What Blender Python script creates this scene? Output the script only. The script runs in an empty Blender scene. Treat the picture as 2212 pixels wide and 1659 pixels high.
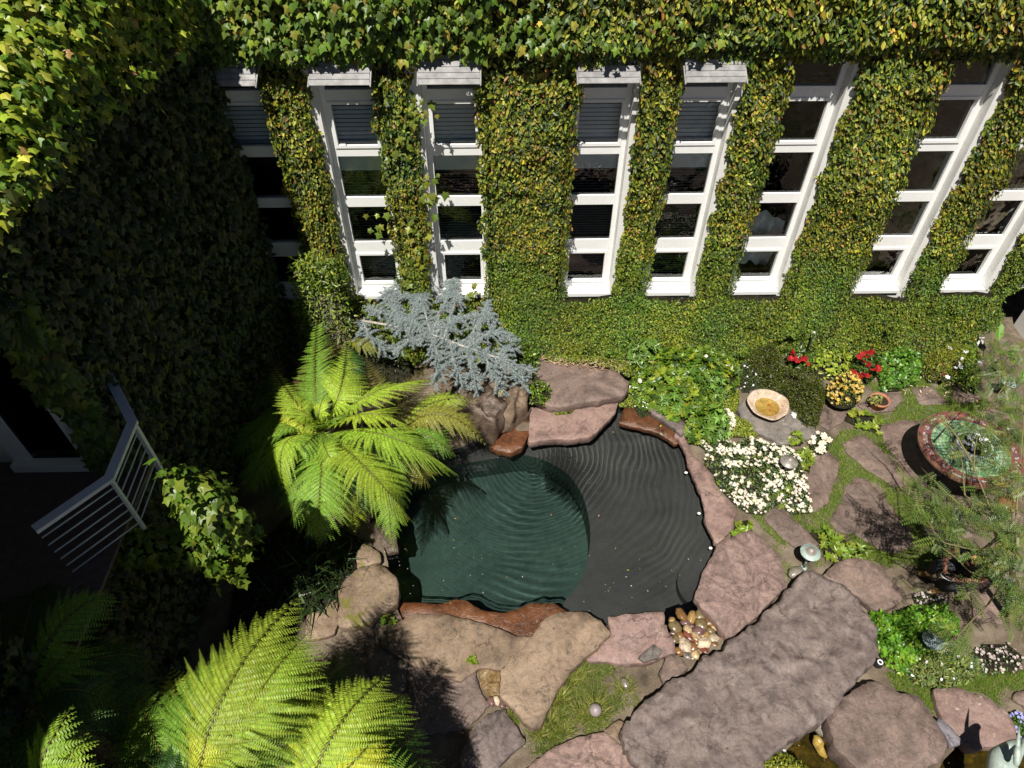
import bpy, bmesh, math, random
import numpy as np
from mathutils import Vector, Matrix, noise
from mathutils.geometry import delaunay_2d_cdt

random.seed(7)
RNG = np.random.default_rng(7)
R = math.radians
SC = bpy.context.scene
COL = SC.collection

# ------------------------------------------------------------------ camera, light, exposure
CAM_H, PITCH, YAW, FPX, CX, CY = 10.0, R(46.7), R(-1.0), 1550.0, 1106.0, 829.5
cam_d = bpy.data.cameras.new('camera')
cam_d.sensor_width = 36.0
cam_d.lens = FPX / 2212.0 * 36.0
cam_d.clip_end = 500
cam = bpy.data.objects.new('camera', cam_d)
COL.objects.link(cam)
cam.location = (0, 0, CAM_H)
cam.rotation_euler = (math.pi / 2 - PITCH, 0, YAW)
SC.camera = cam
CAMV = Vector((0, 0, CAM_H))
CROT = Matrix.Rotation(YAW, 3, 'Z') @ Matrix.Rotation(math.pi / 2 - PITCH, 3, 'X')

def ray(px, py):                                   # direction of a sight line of the photograph
    return (CROT @ Vector(((px - CX) / FPX, -(py - CY) / FPX, -1.0))).normalized()

def G(px, py, z=0.0):                              # where that line meets the level z
    d = ray(px, py)
    return CAMV + d * ((z - CAM_H) / d.z)

def PY(px, py, y):                                 # where it meets the plane y = const
    d = ray(px, py)
    return CAMV + d * (y / d.y)

def PX(px, py, x):
    d = ray(px, py)
    return CAMV + d * (x / d.x)

SUN_DIR = ray(1382, 1290)                          # the way sunlight travels
sun_d = bpy.data.lights.new('sun', 'SUN')
sun_d.energy = 5.0
sun_d.angle = R(0.53)
sun_d.color = (1.0, 0.955, 0.88)
sun = bpy.data.objects.new('sun', sun_d)
COL.objects.link(sun)
sun.location = (-4, -8, 20)
sun.rotation_euler = SUN_DIR.to_track_quat('-Z', 'Y').to_euler()
sun_d.cycles.is_caustics_light = True

W = bpy.data.worlds.new('World')
SC.world = W
W.use_nodes = True
wn = W.node_tree
bg = wn.nodes['Background']
sky = wn.nodes.new('ShaderNodeTexSky')
sky.sky_type = 'NISHITA'
sky.sun_disc = False
sky.air_density = 0.28
sky.dust_density = 0.3
sky.sun_elevation = math.asin(-SUN_DIR.z)
sky.sun_rotation = math.atan2(-SUN_DIR.x, -SUN_DIR.y)
wn.links.new(sky.outputs[0], bg.inputs[0])
bg.inputs[1].default_value = 0.05

SC.view_settings.view_transform = 'Standard'
SC.view_settings.look = 'None'
SC.view_settings.gamma = 1.0
SC.view_settings.exposure = 0.45
SC.render.engine = 'CYCLES'
SC.cycles.use_denoising = True
SC.cycles.max_bounces = 8
SC.cycles.transparent_max_bounces = 12
SC.cycles.sample_clamp_indirect = 4.0

# ------------------------------------------------------------------ node helpers
def newmat(name):
    m = bpy.data.materials.new(name)
    m.use_nodes = True
    nt = m.node_tree
    return m, nt, nt.nodes['Principled BSDF'], nt.nodes['Material Output']

def setp(b, **k):
    names = dict(rough='Roughness', spec='Specular IOR Level', metal='Metallic', coat='Coat Weight', ior='IOR', alpha='Alpha', coatr='Coat Roughness')
    for a, v in k.items():
        b.inputs[names[a]].default_value = v

def nd(nt, t, **k):
    n = nt.nodes.new(t)
    for a, v in k.items():
        if a in n.inputs.keys():
            n.inputs[a].default_value = v
        else:
            setattr(n, a, v)
    return n

def ramp(nt, stops, interp='LINEAR'):
    n = nt.nodes.new('ShaderNodeValToRGB')
    n.color_ramp.interpolation = interp
    el = n.color_ramp.elements
    while len(el) < len(stops):
        el.new(0.5)
    for e, (p, c) in zip(el, stops):
        e.position = p
        e.color = (*c, 1) if len(c) == 3 else c
    return n

def noise_n(nt, vec, scale, detail=4, rough=.55, dist=0.0):
    n = nd(nt, 'ShaderNodeTexNoise', Scale=scale, Detail=detail, Roughness=rough, Distortion=dist)
    nt.links.new(vec, n.inputs['Vector'])
    return n

def geo_pos(nt):
    return nt.nodes.new('ShaderNodeNewGeometry').outputs['Position']

def mixc(nt, fac, a, b, mode='MIX'):
    n = nt.nodes.new('ShaderNodeMix')
    n.data_type = 'RGBA'
    n.blend_type = mode
    for sock, v in ((0, fac), (6, a), (7, b)):
        if hasattr(v, 'links') or isinstance(v, bpy.types.NodeSocket):
            nt.links.new(v, n.inputs[sock])
        elif isinstance(v, (int, float)):
            n.inputs[sock].default_value = v
        else:
            n.inputs[sock].default_value = (*v, 1)
    return n.outputs[2]

def bump(nt, height, strength, dist=0.01, normal=None):
    n = nd(nt, 'ShaderNodeBump', Strength=strength, Distance=dist)
    nt.links.new(height, n.inputs['Height'])
    if normal is not None:
        nt.links.new(normal, n.inputs['Normal'])
    return n.outputs[0]

def leaf_mat(name, rough=.38, trans=.28, spec=.5, tint=(1.25, 1.3, .45)):
    m, nt, b, out = newmat(name)
    a = nd(nt, 'ShaderNodeAttribute', attribute_name='Col')
    nt.links.new(a.outputs['Color'], b.inputs['Base Color'])
    setp(b, rough=rough, spec=spec)
    t = nt.nodes.new('ShaderNodeBsdfTranslucent')
    tc = mixc(nt, 1.0, a.outputs['Color'], tint, 'MULTIPLY')
    nt.links.new(tc, t.inputs['Color'])
    mx = nd(nt, 'ShaderNodeMixShader')
    mx.inputs[0].default_value = trans
    nt.links.new(b.outputs[0], mx.inputs[1])
    nt.links.new(t.outputs[0], mx.inputs[2])
    nt.links.new(mx.outputs[0], out.inputs['Surface'])
    return m

def plain_mat(name, color, rough=.5, spec=.5, metal=0., var=.12, scale=9., bumpv=.1, bscale=60., coat=0.):
    m, nt, b, out = newmat(name)
    p = geo_pos(nt)
    n = noise_n(nt, p, scale, 5, .6)
    r = ramp(nt, [(.3, tuple(c * (1 - var) for c in color)), (.7, tuple(min(1, c * (1 + var)) for c in color))])
    nt.links.new(n.outputs['Fac'], r.inputs[0])
    nt.links.new(r.outputs[0], b.inputs['Base Color'])
    setp(b, rough=rough, spec=spec, metal=metal, coat=coat)
    if bumpv:
        n2 = noise_n(nt, p, bscale, 4, .6)
        nt.links.new(bump(nt, n2.outputs['Fac'], bumpv, .01), b.inputs['Normal'])
    return m

def col_mat(name, rough=.5, spec=.4, metal=0.):     # colour from the mesh's own Col attribute
    m, nt, b, out = newmat(name)
    a = nd(nt, 'ShaderNodeAttribute', attribute_name='Col')
    nt.links.new(a.outputs['Color'], b.inputs['Base Color'])
    setp(b, rough=rough, spec=spec, metal=metal)
    return m

def rock_mat(name, cols, scale=1.6, swirl=2.5, fine=.35, rough=.62, bstr=.7, vein=None, spec=.35, patch=None):
    """cols: dark, main, light"""
    m, nt, b, out = newmat(name)
    p = geo_pos(nt)
    n1 = noise_n(nt, p, scale, 6, .6, swirl)
    r1 = ramp(nt, [(.28, cols[0]), (.5, cols[1]), (.74, cols[2])])
    nt.links.new(n1.outputs['Fac'], r1.inputs[0])
    n2 = noise_n(nt, p, scale * 5.2, 8, .68, 1.2)
    r2 = ramp(nt, [(.3, (.45, .46, .48)), (.48, (.95, .95, .95)), (.58, (1.05, 1.04, 1.03)), (.74, (1.28, 1.24, 1.20))])
    nt.links.new(n2.outputs['Fac'], r2.inputs[0])
    c = mixc(nt, .85, r1.outputs[0], r2.outputs[0], 'MULTIPLY')
    n3 = noise_n(nt, p, 85, 4, .7)
    r3 = ramp(nt, [(.28, (.55, .55, .55)), (.5, (1, 1, 1)), (.75, (1.32, 1.3, 1.27))])
    nt.links.new(n3.outputs['Fac'], r3.inputs[0])
    c = mixc(nt, min(1, fine * 2.2), c, r3.outputs[0], 'MULTIPLY')
    n6 = noise_n(nt, p, 19, 9, .72, .5)
    r6 = ramp(nt, [(.30, (.50, .50, .52)), (.45, (.92, .92, .92)), (.6, (1.06, 1.05, 1.04)), (.72, (1.3, 1.27, 1.22))])
    nt.links.new(n6.outputs['Fac'], r6.inputs[0])
    c = mixc(nt, .75, c, r6.outputs[0], 'MULTIPLY')
    # hairline cracks, only here and there
    wv_ = noise_n(nt, p, 2.6, 5, .65)
    pv = nd(nt, 'ShaderNodeVectorMath', operation='MULTIPLY_ADD')
    nt.links.new(wv_.outputs['Color'], pv.inputs[0])
    pv.inputs[1].default_value = (.55, .55, .55)
    nt.links.new(p, pv.inputs[2])
    vo = nd(nt, 'ShaderNodeTexVoronoi', feature='DISTANCE_TO_EDGE', Scale=1.35)
    nt.links.new(pv.outputs[0], vo.inputs['Vector'])
    ck = ramp(nt, [(0, (.30, .28, .27)), (.010, (.62, .60, .58)), (.022, (1, 1, 1))])
    nt.links.new(vo.outputs['Distance'], ck.inputs[0])
    cm = noise_n(nt, p, 1.1, 2, .5)
    cr_ = ramp(nt, [(.46, (0, 0, 0)), (.60, (.85, .85, .85))])
    nt.links.new(cm.outputs['Fac'], cr_.inputs[0])
    c = mixc(nt, cr_.outputs[0], c, mixc(nt, 1., c, ck.outputs[0], 'MULTIPLY'))
    if vein:
        n4 = noise_n(nt, p, 2.3, 5, .55, 3.5)
        w = ramp(nt, [(.47, (0, 0, 0)), (.5, (1, 1, 1)), (.53, (0, 0, 0))])
        nt.links.new(n4.outputs['Fac'], w.inputs[0])
        mu = nd(nt, 'ShaderNodeMath', operation='MULTIPLY')
        nt.links.new(w.outputs[0], mu.inputs[0])
        mu.inputs[1].default_value = .55
        c = mixc(nt, mu.outputs[0], c, vein)
    if patch:                                        # lichen / moss / mineral patches
        n5 = noise_n(nt, p, patch[1], 6, .7, .6)
        w = ramp(nt, [(patch[2], (0, 0, 0)), (patch[2] + .06, (1, 1, 1))])
        nt.links.new(n5.outputs['Fac'], w.inputs[0])
        c = mixc(nt, w.outputs[0], c, patch[0])
    oi = nt.nodes.new('ShaderNodeObjectInfo')
    rv = ramp(nt, [(0, (.80, .78, .76)), (.35, (1.02, .97, .93)), (.7, (.90, .88, .88)), (1, (1.10, 1.04, .98))])
    nt.links.new(oi.outputs['Random'], rv.inputs[0])
    c = mixc(nt, 1., c, rv.outputs[0], 'MULTIPLY')
    nt.links.new(c, b.inputs['Base Color'])
    setp(b, rough=rough, spec=spec)
    nb = bump(nt, n2.outputs['Fac'], bstr, .03)
    nb = bump(nt, n6.outputs['Fac'], bstr * .7, .012, nb)
    nb = bump(nt, n3.outputs['Fac'], bstr * .6, .006, nb)
    nt.links.new(nb, b.inputs['Normal'])
    return m

# ------------------------------------------------------------------ mesh helpers
class MB:
    """collects geometry (with a colour per vertex) and links it as one mesh object"""
    def __init__(s):
        s.v, s.lp, s.sz, s.c, s.mi, s.n = [], [], [], [], [], 0

    def add(s, V, F, col=(.5, .5, .5), mi=0):
        V = np.asarray(V, float).reshape(-1, 3)
        s.v.append(V)
        c = np.asarray(col, float)
        s.c.append(np.tile(c, (len(V), 1)) if c.ndim == 1 else c)
        for f in F:
            s.lp.append(np.asarray(f, np.int64) + s.n)
        s.sz.append(np.array([len(f) for f in F], np.int64))
        s.mi.append(np.full(len(F), mi, np.int64))
        s.n += len(V)

    def inst(s, T, P, X, N, size, col, mi=0):
        """template T=(verts, faces) at points P, length along X, up N"""
        tv, tf = np.asarray(T[0], float), T[1]
        P, X, N = (np.asarray(a, float).reshape(-1, 3) for a in (P, X, N))
        n = len(P)
        if n == 0:
            return
        N = N / (np.linalg.norm(N, axis=1, keepdims=True) + 1e-9)
        X = X - N * np.sum(X * N, axis=1, keepdims=True)
        X = X / (np.linalg.norm(X, axis=1, keepdims=True) + 1e-9)
        B = np.cross(N, X)
        size = np.broadcast_to(np.asarray(size, float), (n,))
        V = P[:, None, :] + size[:, None, None] * (tv[None, :, 0:1] * X[:, None, :] + tv[None, :, 1:2] * B[:, None, :] + tv[None, :, 2:3] * N[:, None, :])
        k = len(tv)
        s.v.append(V.reshape(-1, 3))
        col = np.asarray(col, float)
        if col.ndim == 1:
            col = np.tile(col, (n, 1))
        s.c.append(np.repeat(col, k, axis=0))
        off = (np.arange(n) * k)[:, None]
        fl = np.concatenate([np.asarray(f) for f in tf])
        fs = np.array([len(f) for f in tf])
        s.lp.append((fl[None, :] + off + s.n).reshape(-1))
        s.sz.append(np.tile(fs, n))
        s.mi.append(np.full(n * len(tf), mi, np.int64))
        s.n += n * k

    def box(s, x0, x1, y0, y1, z0, z1, col=(.5, .5, .5), mi=0):
        V = [(x, y, z) for z in (z0, z1) for y in (y0, y1) for x in (x0, x1)]
        s.add(V, [(0, 2, 3, 1), (4, 5, 7, 6), (0, 1, 5, 4), (2, 6, 7, 3), (0, 4, 6, 2), (1, 3, 7, 5)], col, mi)

    def bar(s, a, b, w, h, up=(0, 0, 1), col=(.5, .5, .5), mi=0):
        a, b, up = Vector(a), Vector(b), Vector(up)
        t = (b - a).normalized()
        sd = t.cross(up).normalized()
        u = sd.cross(t)
        V = [p + sd * i * w / 2 + u * j * h / 2 for p in (a, b) for i, j in ((-1, -1), (1, -1), (1, 1), (-1, 1))]
        s.add(V, [(0, 1, 2, 3), (7, 6, 5, 4), (0, 4, 5, 1), (1, 5, 6, 2), (2, 6, 7, 3), (3, 7, 4, 0)], col, mi)

    def tube(s, pts, rad, seg=6, col=(.5, .5, .5), mi=0, cap=True):
        pts = [Vector(p) for p in pts]
        rad = [rad] * len(pts) if isinstance(rad, (int, float)) else rad
        V, F = [], []
        ref = Vector((0.13, 0.31, 0.94))
        for i, p in enumerate(pts):
            t = (pts[min(i + 1, len(pts) - 1)] - pts[max(i - 1, 0)]).normalized()
            if abs(t.dot(ref)) > .95:
                ref = Vector((.9, .2, .1))
            a = t.cross(ref).normalized()
            b = t.cross(a)
            for k in range(seg):
                q = 2 * math.pi * k / seg
                V.append(p + (a * math.cos(q) + b * math.sin(q)) * rad[i])
        for i in range(len(pts) - 1):
            for k in range(seg):
                k2 = (k + 1) % seg
                F.append((i * seg + k, i * seg + k2, (i + 1) * seg + k2, (i + 1) * seg + k))
        if cap:
            F.append(tuple(range(seg - 1, -1, -1)))
            F.append(tuple((len(pts) - 1) * seg + k for k in range(seg)))
        s.add(V, F, col, mi)

    def lathe(s, prof, c=(0, 0, 0), seg=28, col=(.5, .5, .5), mi=0, ax=1.0, ay=1.0, closed=False):
        """prof: list of (r, z)"""
        c = Vector(c)
        V, F = [], []
        for r, z in prof:
            for k in range(seg):
                q = 2 * math.pi * k / seg
                V.append((c.x + r * ax * math.cos(q), c.y + r * ay * math.sin(q), c.z + z))
        m = len(prof)
        for i in range(m - 1 if not closed else m):
            j = (i + 1) % m
            for k in range(seg):
                k2 = (k + 1) % seg
                F.append((i * seg + k, i * seg + k2, j * seg + k2, j * seg + k))
        s.add(V, F, col, mi)

    def build(s, name, mats, parent=None, smooth=False, origin=None):
        me = bpy.data.meshes.new(name)
        V = np.concatenate(s.v)
        if origin is not None:
            V = V - np.asarray(origin, float)
        lp, sz = np.concatenate([np.atleast_1d(a) for a in s.lp]), np.concatenate(s.sz)
        me.vertices.add(len(V))
        me.vertices.foreach_set('co', V.astype(np.float32).ravel())
        me.loops.add(len(lp))
        me.loops.foreach_set('vertex_index', lp.astype(np.int32))
        me.polygons.add(len(sz))
        me.polygons.foreach_set('loop_start', np.concatenate([[0], np.cumsum(sz)[:-1]]).astype(np.int32))
        me.polygons.foreach_set('material_index', np.concatenate(s.mi).astype(np.int32))
        me.update(calc_edges=True)
        me.polygons.foreach_set('use_smooth', np.full(len(sz), bool(smooth)))
        at = me.color_attributes.new('Col', 'FLOAT_COLOR', 'POINT')
        c = np.concatenate(s.c)
        at.data.foreach_set('color', np.concatenate([c, np.ones((len(c), 1))], axis=1).astype(np.float32).ravel())
        for m in (mats if isinstance(mats, (list, tuple)) else [mats]):
            me.materials.append(m)
        o = bpy.data.objects.new(name, me)
        COL.objects.link(o)
        if origin is not None:
            o.location = origin
        if parent is not None:
            o.parent = parent
            pm = parent
            while pm is not None:                    # keep world position under a parent that is not at the origin
                o.location = Vector(o.location) - Vector(pm.location)
                pm = pm.parent
        return o

def tag(o, label=None, cat=None, group=None, kind=None):
    for k, v in (('label', label), ('category', cat), ('group', group), ('kind', kind)):
        if v:
            o[k] = v
    return o

def empty(name, loc, label, cat, group=None):
    o = bpy.data.objects.new(name, None)
    o.empty_display_size = .1
    COL.objects.link(o)
    o.location = loc
    return tag(o, label, cat, group)

def ZC(k, pts):                                      # crops the photograph was measured in
    f = {0: (0, 0, 1.), 1: (0, 0, .3434), 2: (683.6, 0, .3434), 3: (1443.3, 0, .348), 4: (0, 531.7, .3434), 5: (683.6, 531.7, .3434),
         6: (1443.3, 531.7, .348), 7: (0, 1089.3, .3434), 8: (683.6, 1089.3, .3434), 9: (1443.3, 1081.7, .348),
         't': (1883.8, 835.6, .1484), 'p': (1883.8, 1081.7, .1484), 'b': (1883.8, 1412.9, .1484), 'r': (987.5, 683.6, .1831), 'g': (1883.8, 622.9, .1484),
         'f': (592.5, 759.6, .206), 's': (1321.7, 683.6, .158)}[k]
    return [(f[0] + x * f[2], f[1] + y * f[2]) for x, y in pts]

def GP(k, pts, z=0.0):
    return [G(x, y, z) for x, y in ZC(k, pts)]

def fbm(x, y, z=0., sc=1., oc=4):
    return noise.fractal(Vector((x * sc, y * sc, z * sc)), 1.0, 2.0, oc)

def in_poly(X, Y, poly):
    X, Y = np.asarray(X), np.asarray(Y)
    r = np.zeros(X.shape, bool)
    n = len(poly)
    for i in range(n):
        x1, y1 = poly[i][0], poly[i][1]
        x2, y2 = poly[(i + 1) % n][0], poly[(i + 1) % n][1]
        c = ((y1 > Y) != (y2 > Y)) & (X < (x2 - x1) * (Y - y1) / (y2 - y1 + 1e-12) + x1)
        r ^= c
    return r

def edge_dist(X, Y, poly):
    X, Y = np.asarray(X, float), np.asarray(Y, float)
    d = np.full(X.shape, 1e9)
    n = len(poly)
    for i in range(n):
        ax, ay = poly[i][0], poly[i][1]
        bx, by = poly[(i + 1) % n][0] - ax, poly[(i + 1) % n][1] - ay
        t = np.clip(((X - ax) * bx + (Y - ay) * by) / (bx * bx + by * by + 1e-12), 0, 1)
        d = np.minimum(d, np.hypot(X - ax - t * bx, Y - ay - t * by))
    return d

def sample_poly(poly, n):
    xs, ys = [p[0] for p in poly], [p[1] for p in poly]
    x0, x1, y0, y1 = min(xs), max(xs), min(ys), max(ys)
    out = np.zeros((0, 2))
    while len(out) < n:
        q = np.column_stack([RNG.uniform(x0, x1, n * 2), RNG.uniform(y0, y1, n * 2)])
        out = np.concatenate([out, q[in_poly(q[:, 0], q[:, 1], poly)]])
    return out[:n]

def refine(poly, step, amp, seed=0.0, freq=4.0):
    """resample a closed outline, roughened"""
    out = []
    n = len(poly)
    P = [Vector((p[0], p[1])) for p in poly]
    # Chaikin once so that corners are worn
    Q = []
    for i in range(n):
        a, b = P[i], P[(i + 1) % n]
        Q += [a * .92 + b * .08, a * .08 + b * .92]
    n = len(Q)
    for i in range(n):
        a, b = Q[i], Q[(i + 1) % n]
        k = max(1, int((b - a).length / step))
        for j in range(k):
            p = a + (b - a) * (j / k)
            d = (b - a).normalized() if (b - a).length > 1e-6 else Vector((1, 0))
            nv = Vector((d.y, -d.x))
            f = noise.fractal(Vector((p.x * freq, p.y * freq, seed)), 1.0, 2.0, 4) + .35 * noise.fractal(Vector((p.x * 14, p.y * 14, seed + 3)), .8, 2.0, 3)
            out.append(p + nv * f * amp)
    return out

def inset(poly, d):
    n = len(poly)
    area = sum(poly[i].x * poly[(i + 1) % n].y - poly[(i + 1) % n].x * poly[i].y for i in range(n))
    sg = 1 if area > 0 else -1
    out = []
    for i in range(n):
        t = (poly[(i + 1) % n] - poly[(i - 1) % n])
        t = t.normalized() if t.length > 1e-9 else Vector((1, 0))
        out.append(poly[i] + Vector((-t.y, t.x)) * sg * d)
    return out

def cdt_fill(outline, pts, holes=()):
    """triangulate an outline with extra points; returns verts, faces"""
    vs = [Vector((p[0], p[1])) for p in outline]
    n = len(vs)
    edges = [(i, (i + 1) % n) for i in range(n)]
    for h in holes:
        b = len(vs)
        vs += [Vector((p[0], p[1])) for p in h]
        edges += [(b + i, b + (i + 1) % len(h)) for i in range(len(h))]
    vs += [Vector((p[0], p[1])) for p in pts]
    r = delaunay_2d_cdt(vs, edges, [], 0, 1e-5)
    V = np.array([(v.x, v.y) for v in r[0]])
    F = r[2]
    cen = np.array([V[list(f)].mean(axis=0) for f in F])
    ok = in_poly(cen[:, 0], cen[:, 1], outline)
    for h in holes:
        ok &= ~in_poly(cen[:, 0], cen[:, 1], h)
    return V, [f for f, k in zip(F, ok) if k]
# ------------------------------------------------------------------ materials of the setting
M = {}
M['plaster'] = plain_mat('white plaster', (.74, .73, .70), .75, .3, var=.05, bumpv=.25, bscale=40)
M['paint'] = plain_mat('white paint', (.80, .80, .78), .42, .5, var=.03, bumpv=.06, bscale=25)
M['rail'] = plain_mat('pale grey railing paint', (.62, .66, .70), .4, .5, var=.06, bumpv=.08)
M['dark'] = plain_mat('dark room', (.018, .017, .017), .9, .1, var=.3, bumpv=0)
M['floor_wood'] = plain_mat('reddish deck boards', (.10, .075, .07), .6, .4, var=.25, scale=14)
M['fig'] = leaf_mat('creeping fig leaves', .46, .24, .4)
M['ivy'] = leaf_mat('ivy leaves', .42, .25, .45)
M['stem_shade'] = plain_mat('stems and painted shade between leaves', (.022, .020, .012), .9, .1, var=.5, scale=20, bumpv=.6)  # near black, so the gaps between leaves look shaded

def glass_mat():
    m, nt, b, out = newmat('window glass')
    nt.nodes.remove(b)
    fr = nd(nt, 'ShaderNodeFresnel', IOR=1.38)
    tr = nt.nodes.new('ShaderNodeBsdfTransparent')
    tr.inputs[0].default_value = (.92, .95, .94, 1)
    gl = nd(nt, 'ShaderNodeBsdfGlossy', Roughness=.015)
    p = geo_pos(nt)
    n = noise_n(nt, p, 3.0, 2, .5)
    nt.links.new(bump(nt, n.outputs['Fac'], .3, .02), gl.inputs['Normal'])
    mx = nt.nodes.new('ShaderNodeMixShader')
    nt.links.new(fr.outputs[0], mx.inputs[0])
    nt.links.new(tr.outputs[0], mx.inputs[1])
    nt.links.new(gl.outputs[0], mx.inputs[2])
    nt.links.new(mx.outputs[0], out.inputs['Surface'])
    return m
M['glass'] = glass_mat()
M['slat_pale'] = plain_mat('pale blind slats', (.86, .87, .88), .35, .5, var=.05, bumpv=0)
M['slat_dark'] = plain_mat('dark blind slats', (.34, .32, .30), .3, .6, var=.2, bumpv=0)

# ------------------------------------------------------------------ leaf shapes
LEAF_OVAL = ([(0, 0, 0), (.3, -.21, .035), (.7, -.2, .01), (1, 0, -.08), (.7, .2, .01), (.3, .21, .035)], [(0, 1, 2, 3), (0, 3, 4, 5)])
LEAF_DIA = ([(0, 0, 0), (.45, -.24, .05), (1, 0, -.05), (.45, .24, .05)], [(0, 1, 2), (0, 2, 3)])
LEAF_LONG = ([(0, 0, 0), (.35, -.15, .03), (.72, -.12, 0), (1, 0, -.1), (.72, .12, 0), (.35, .15, .03)], [(0, 1, 2, 3), (0, 3, 4, 5)])
BLADE = ([(0, -.035, 0), (0, .035, 0), (.55, .02, .05), (1, 0, -.05), (.55, -.02, .05)], [(0, 4, 2, 1), (4, 3, 2)])
NEEDLE = ([(0, -.05, 0), (0, .05, 0), (1, 0, 0)], [(0, 1, 2)])

def lobed():
    h = [(-.14, .10), (-.10, .34), (.12, .31), (.36, .60), (.50, .27), (1.0, 0)]
    o = [(0, 0)] + h + [(x, -y) for x, y in h[-2::-1]]
    V = [(.28, 0, .04)] + [(x, y, .02 - .30 * abs(y) - .12 * x * x) for x, y in o]
    n = len(o)
    return (V, [(0, 1 + i, 1 + (i + 1) % n) for i in range(n)])
LEAF_LOBED = lobed()

def palette(n, cols, wts, jit=.16):
    cols = np.asarray(cols, float)
    k = RNG.choice(len(cols), size=n, p=np.asarray(wts, float) / np.sum(wts))
    return np.clip(cols[k] * np.exp(RNG.normal(0, jit, (n, 1))) * (1 + RNG.normal(0, .05, (n, 3))), .003, .9)

def jitter_dirs(n, base, amt):
    v = np.asarray(base, float) + RNG.normal(0, amt, (n, 3))
    return v / (np.linalg.norm(v, axis=1, keepdims=True) + 1e-9)

FIG_C = [(.065, .105, .013), (.13, .17, .016), (.25, .26, .026), (.34, .31, .035), (.28, .15, .04), (.035, .06, .012)]
IVY_C = [(.05, .09, .012), (.085, .13, .014), (.13, .17, .02), (.16, .14, .02)]

# ------------------------------------------------------------------ the house
YW = 10.50                    # outer face of the rear wall
YG = 10.74                    # glass
WX0, WX1 = -4.62, 12.0
ZTOP = 8.0
def gx(px, py=475):
    return PY(px, py, YG).x
def gz(py):
    return PY(1106, py, YG).z
WIN = [(548, 648), (757, 848), (948, 1041), (1228, 1320), (1416, 1506), (1612, 1707), (1893, 1985), (2092, 2181), (2440, 2530)]
WIN = [(gx(a), gx(b)) for a, b in WIN]
FR = .085                     # stile width
Z_SILL = PY(1106, 638, YW - .05).z
Z_HEAD = 5.78
# rails: (z low, z high)
RAILS = [(gz(625), gz(606)), (gz(539), gz(516)), (gz(440), gz(420)), (gz(331), gz(313)), (gz(212), gz(188))]
OPEN = [(a - FR, b + FR) for a, b in WIN]

house = empty('ivy_house', (0, YW, 0), 'white plastered house with tall narrow windows, smothered in climbing leaves', 'house')
mb = MB()
edges = [-9.0] + [v for o in OPEN for v in o] + [WX1]
for i in range(0, len(edges), 2):                                  # piers
    mb.box(edges[i], edges[i + 1], YW, YW + .42, Z_SILL, Z_HEAD)
DX0, DX1 = 9.5, 10.6
mb.box(-9, DX0, YW, YW + .42, -.3, Z_SILL)
mb.box(DX1, WX1, YW, YW + .42, -.3, Z_SILL)
mb.box(-9, WX1, YW, YW + .42, Z_HEAD, ZTOP)
mb.build('wall', M['plaster'], house)
mb = MB()
mb.box(-9, WX1, YW + .43, YW + 7, ZTOP - .3, ZTOP)
mb.build('roof', M['dark'], house)
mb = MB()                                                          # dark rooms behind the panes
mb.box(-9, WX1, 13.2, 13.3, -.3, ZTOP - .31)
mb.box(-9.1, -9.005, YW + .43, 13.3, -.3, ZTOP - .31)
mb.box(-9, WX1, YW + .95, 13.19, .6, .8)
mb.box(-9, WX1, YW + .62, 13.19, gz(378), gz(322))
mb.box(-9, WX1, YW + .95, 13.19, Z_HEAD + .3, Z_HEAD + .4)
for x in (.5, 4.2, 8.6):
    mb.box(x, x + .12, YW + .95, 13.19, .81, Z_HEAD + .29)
mb.build('room', M['dark'], house)

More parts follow.
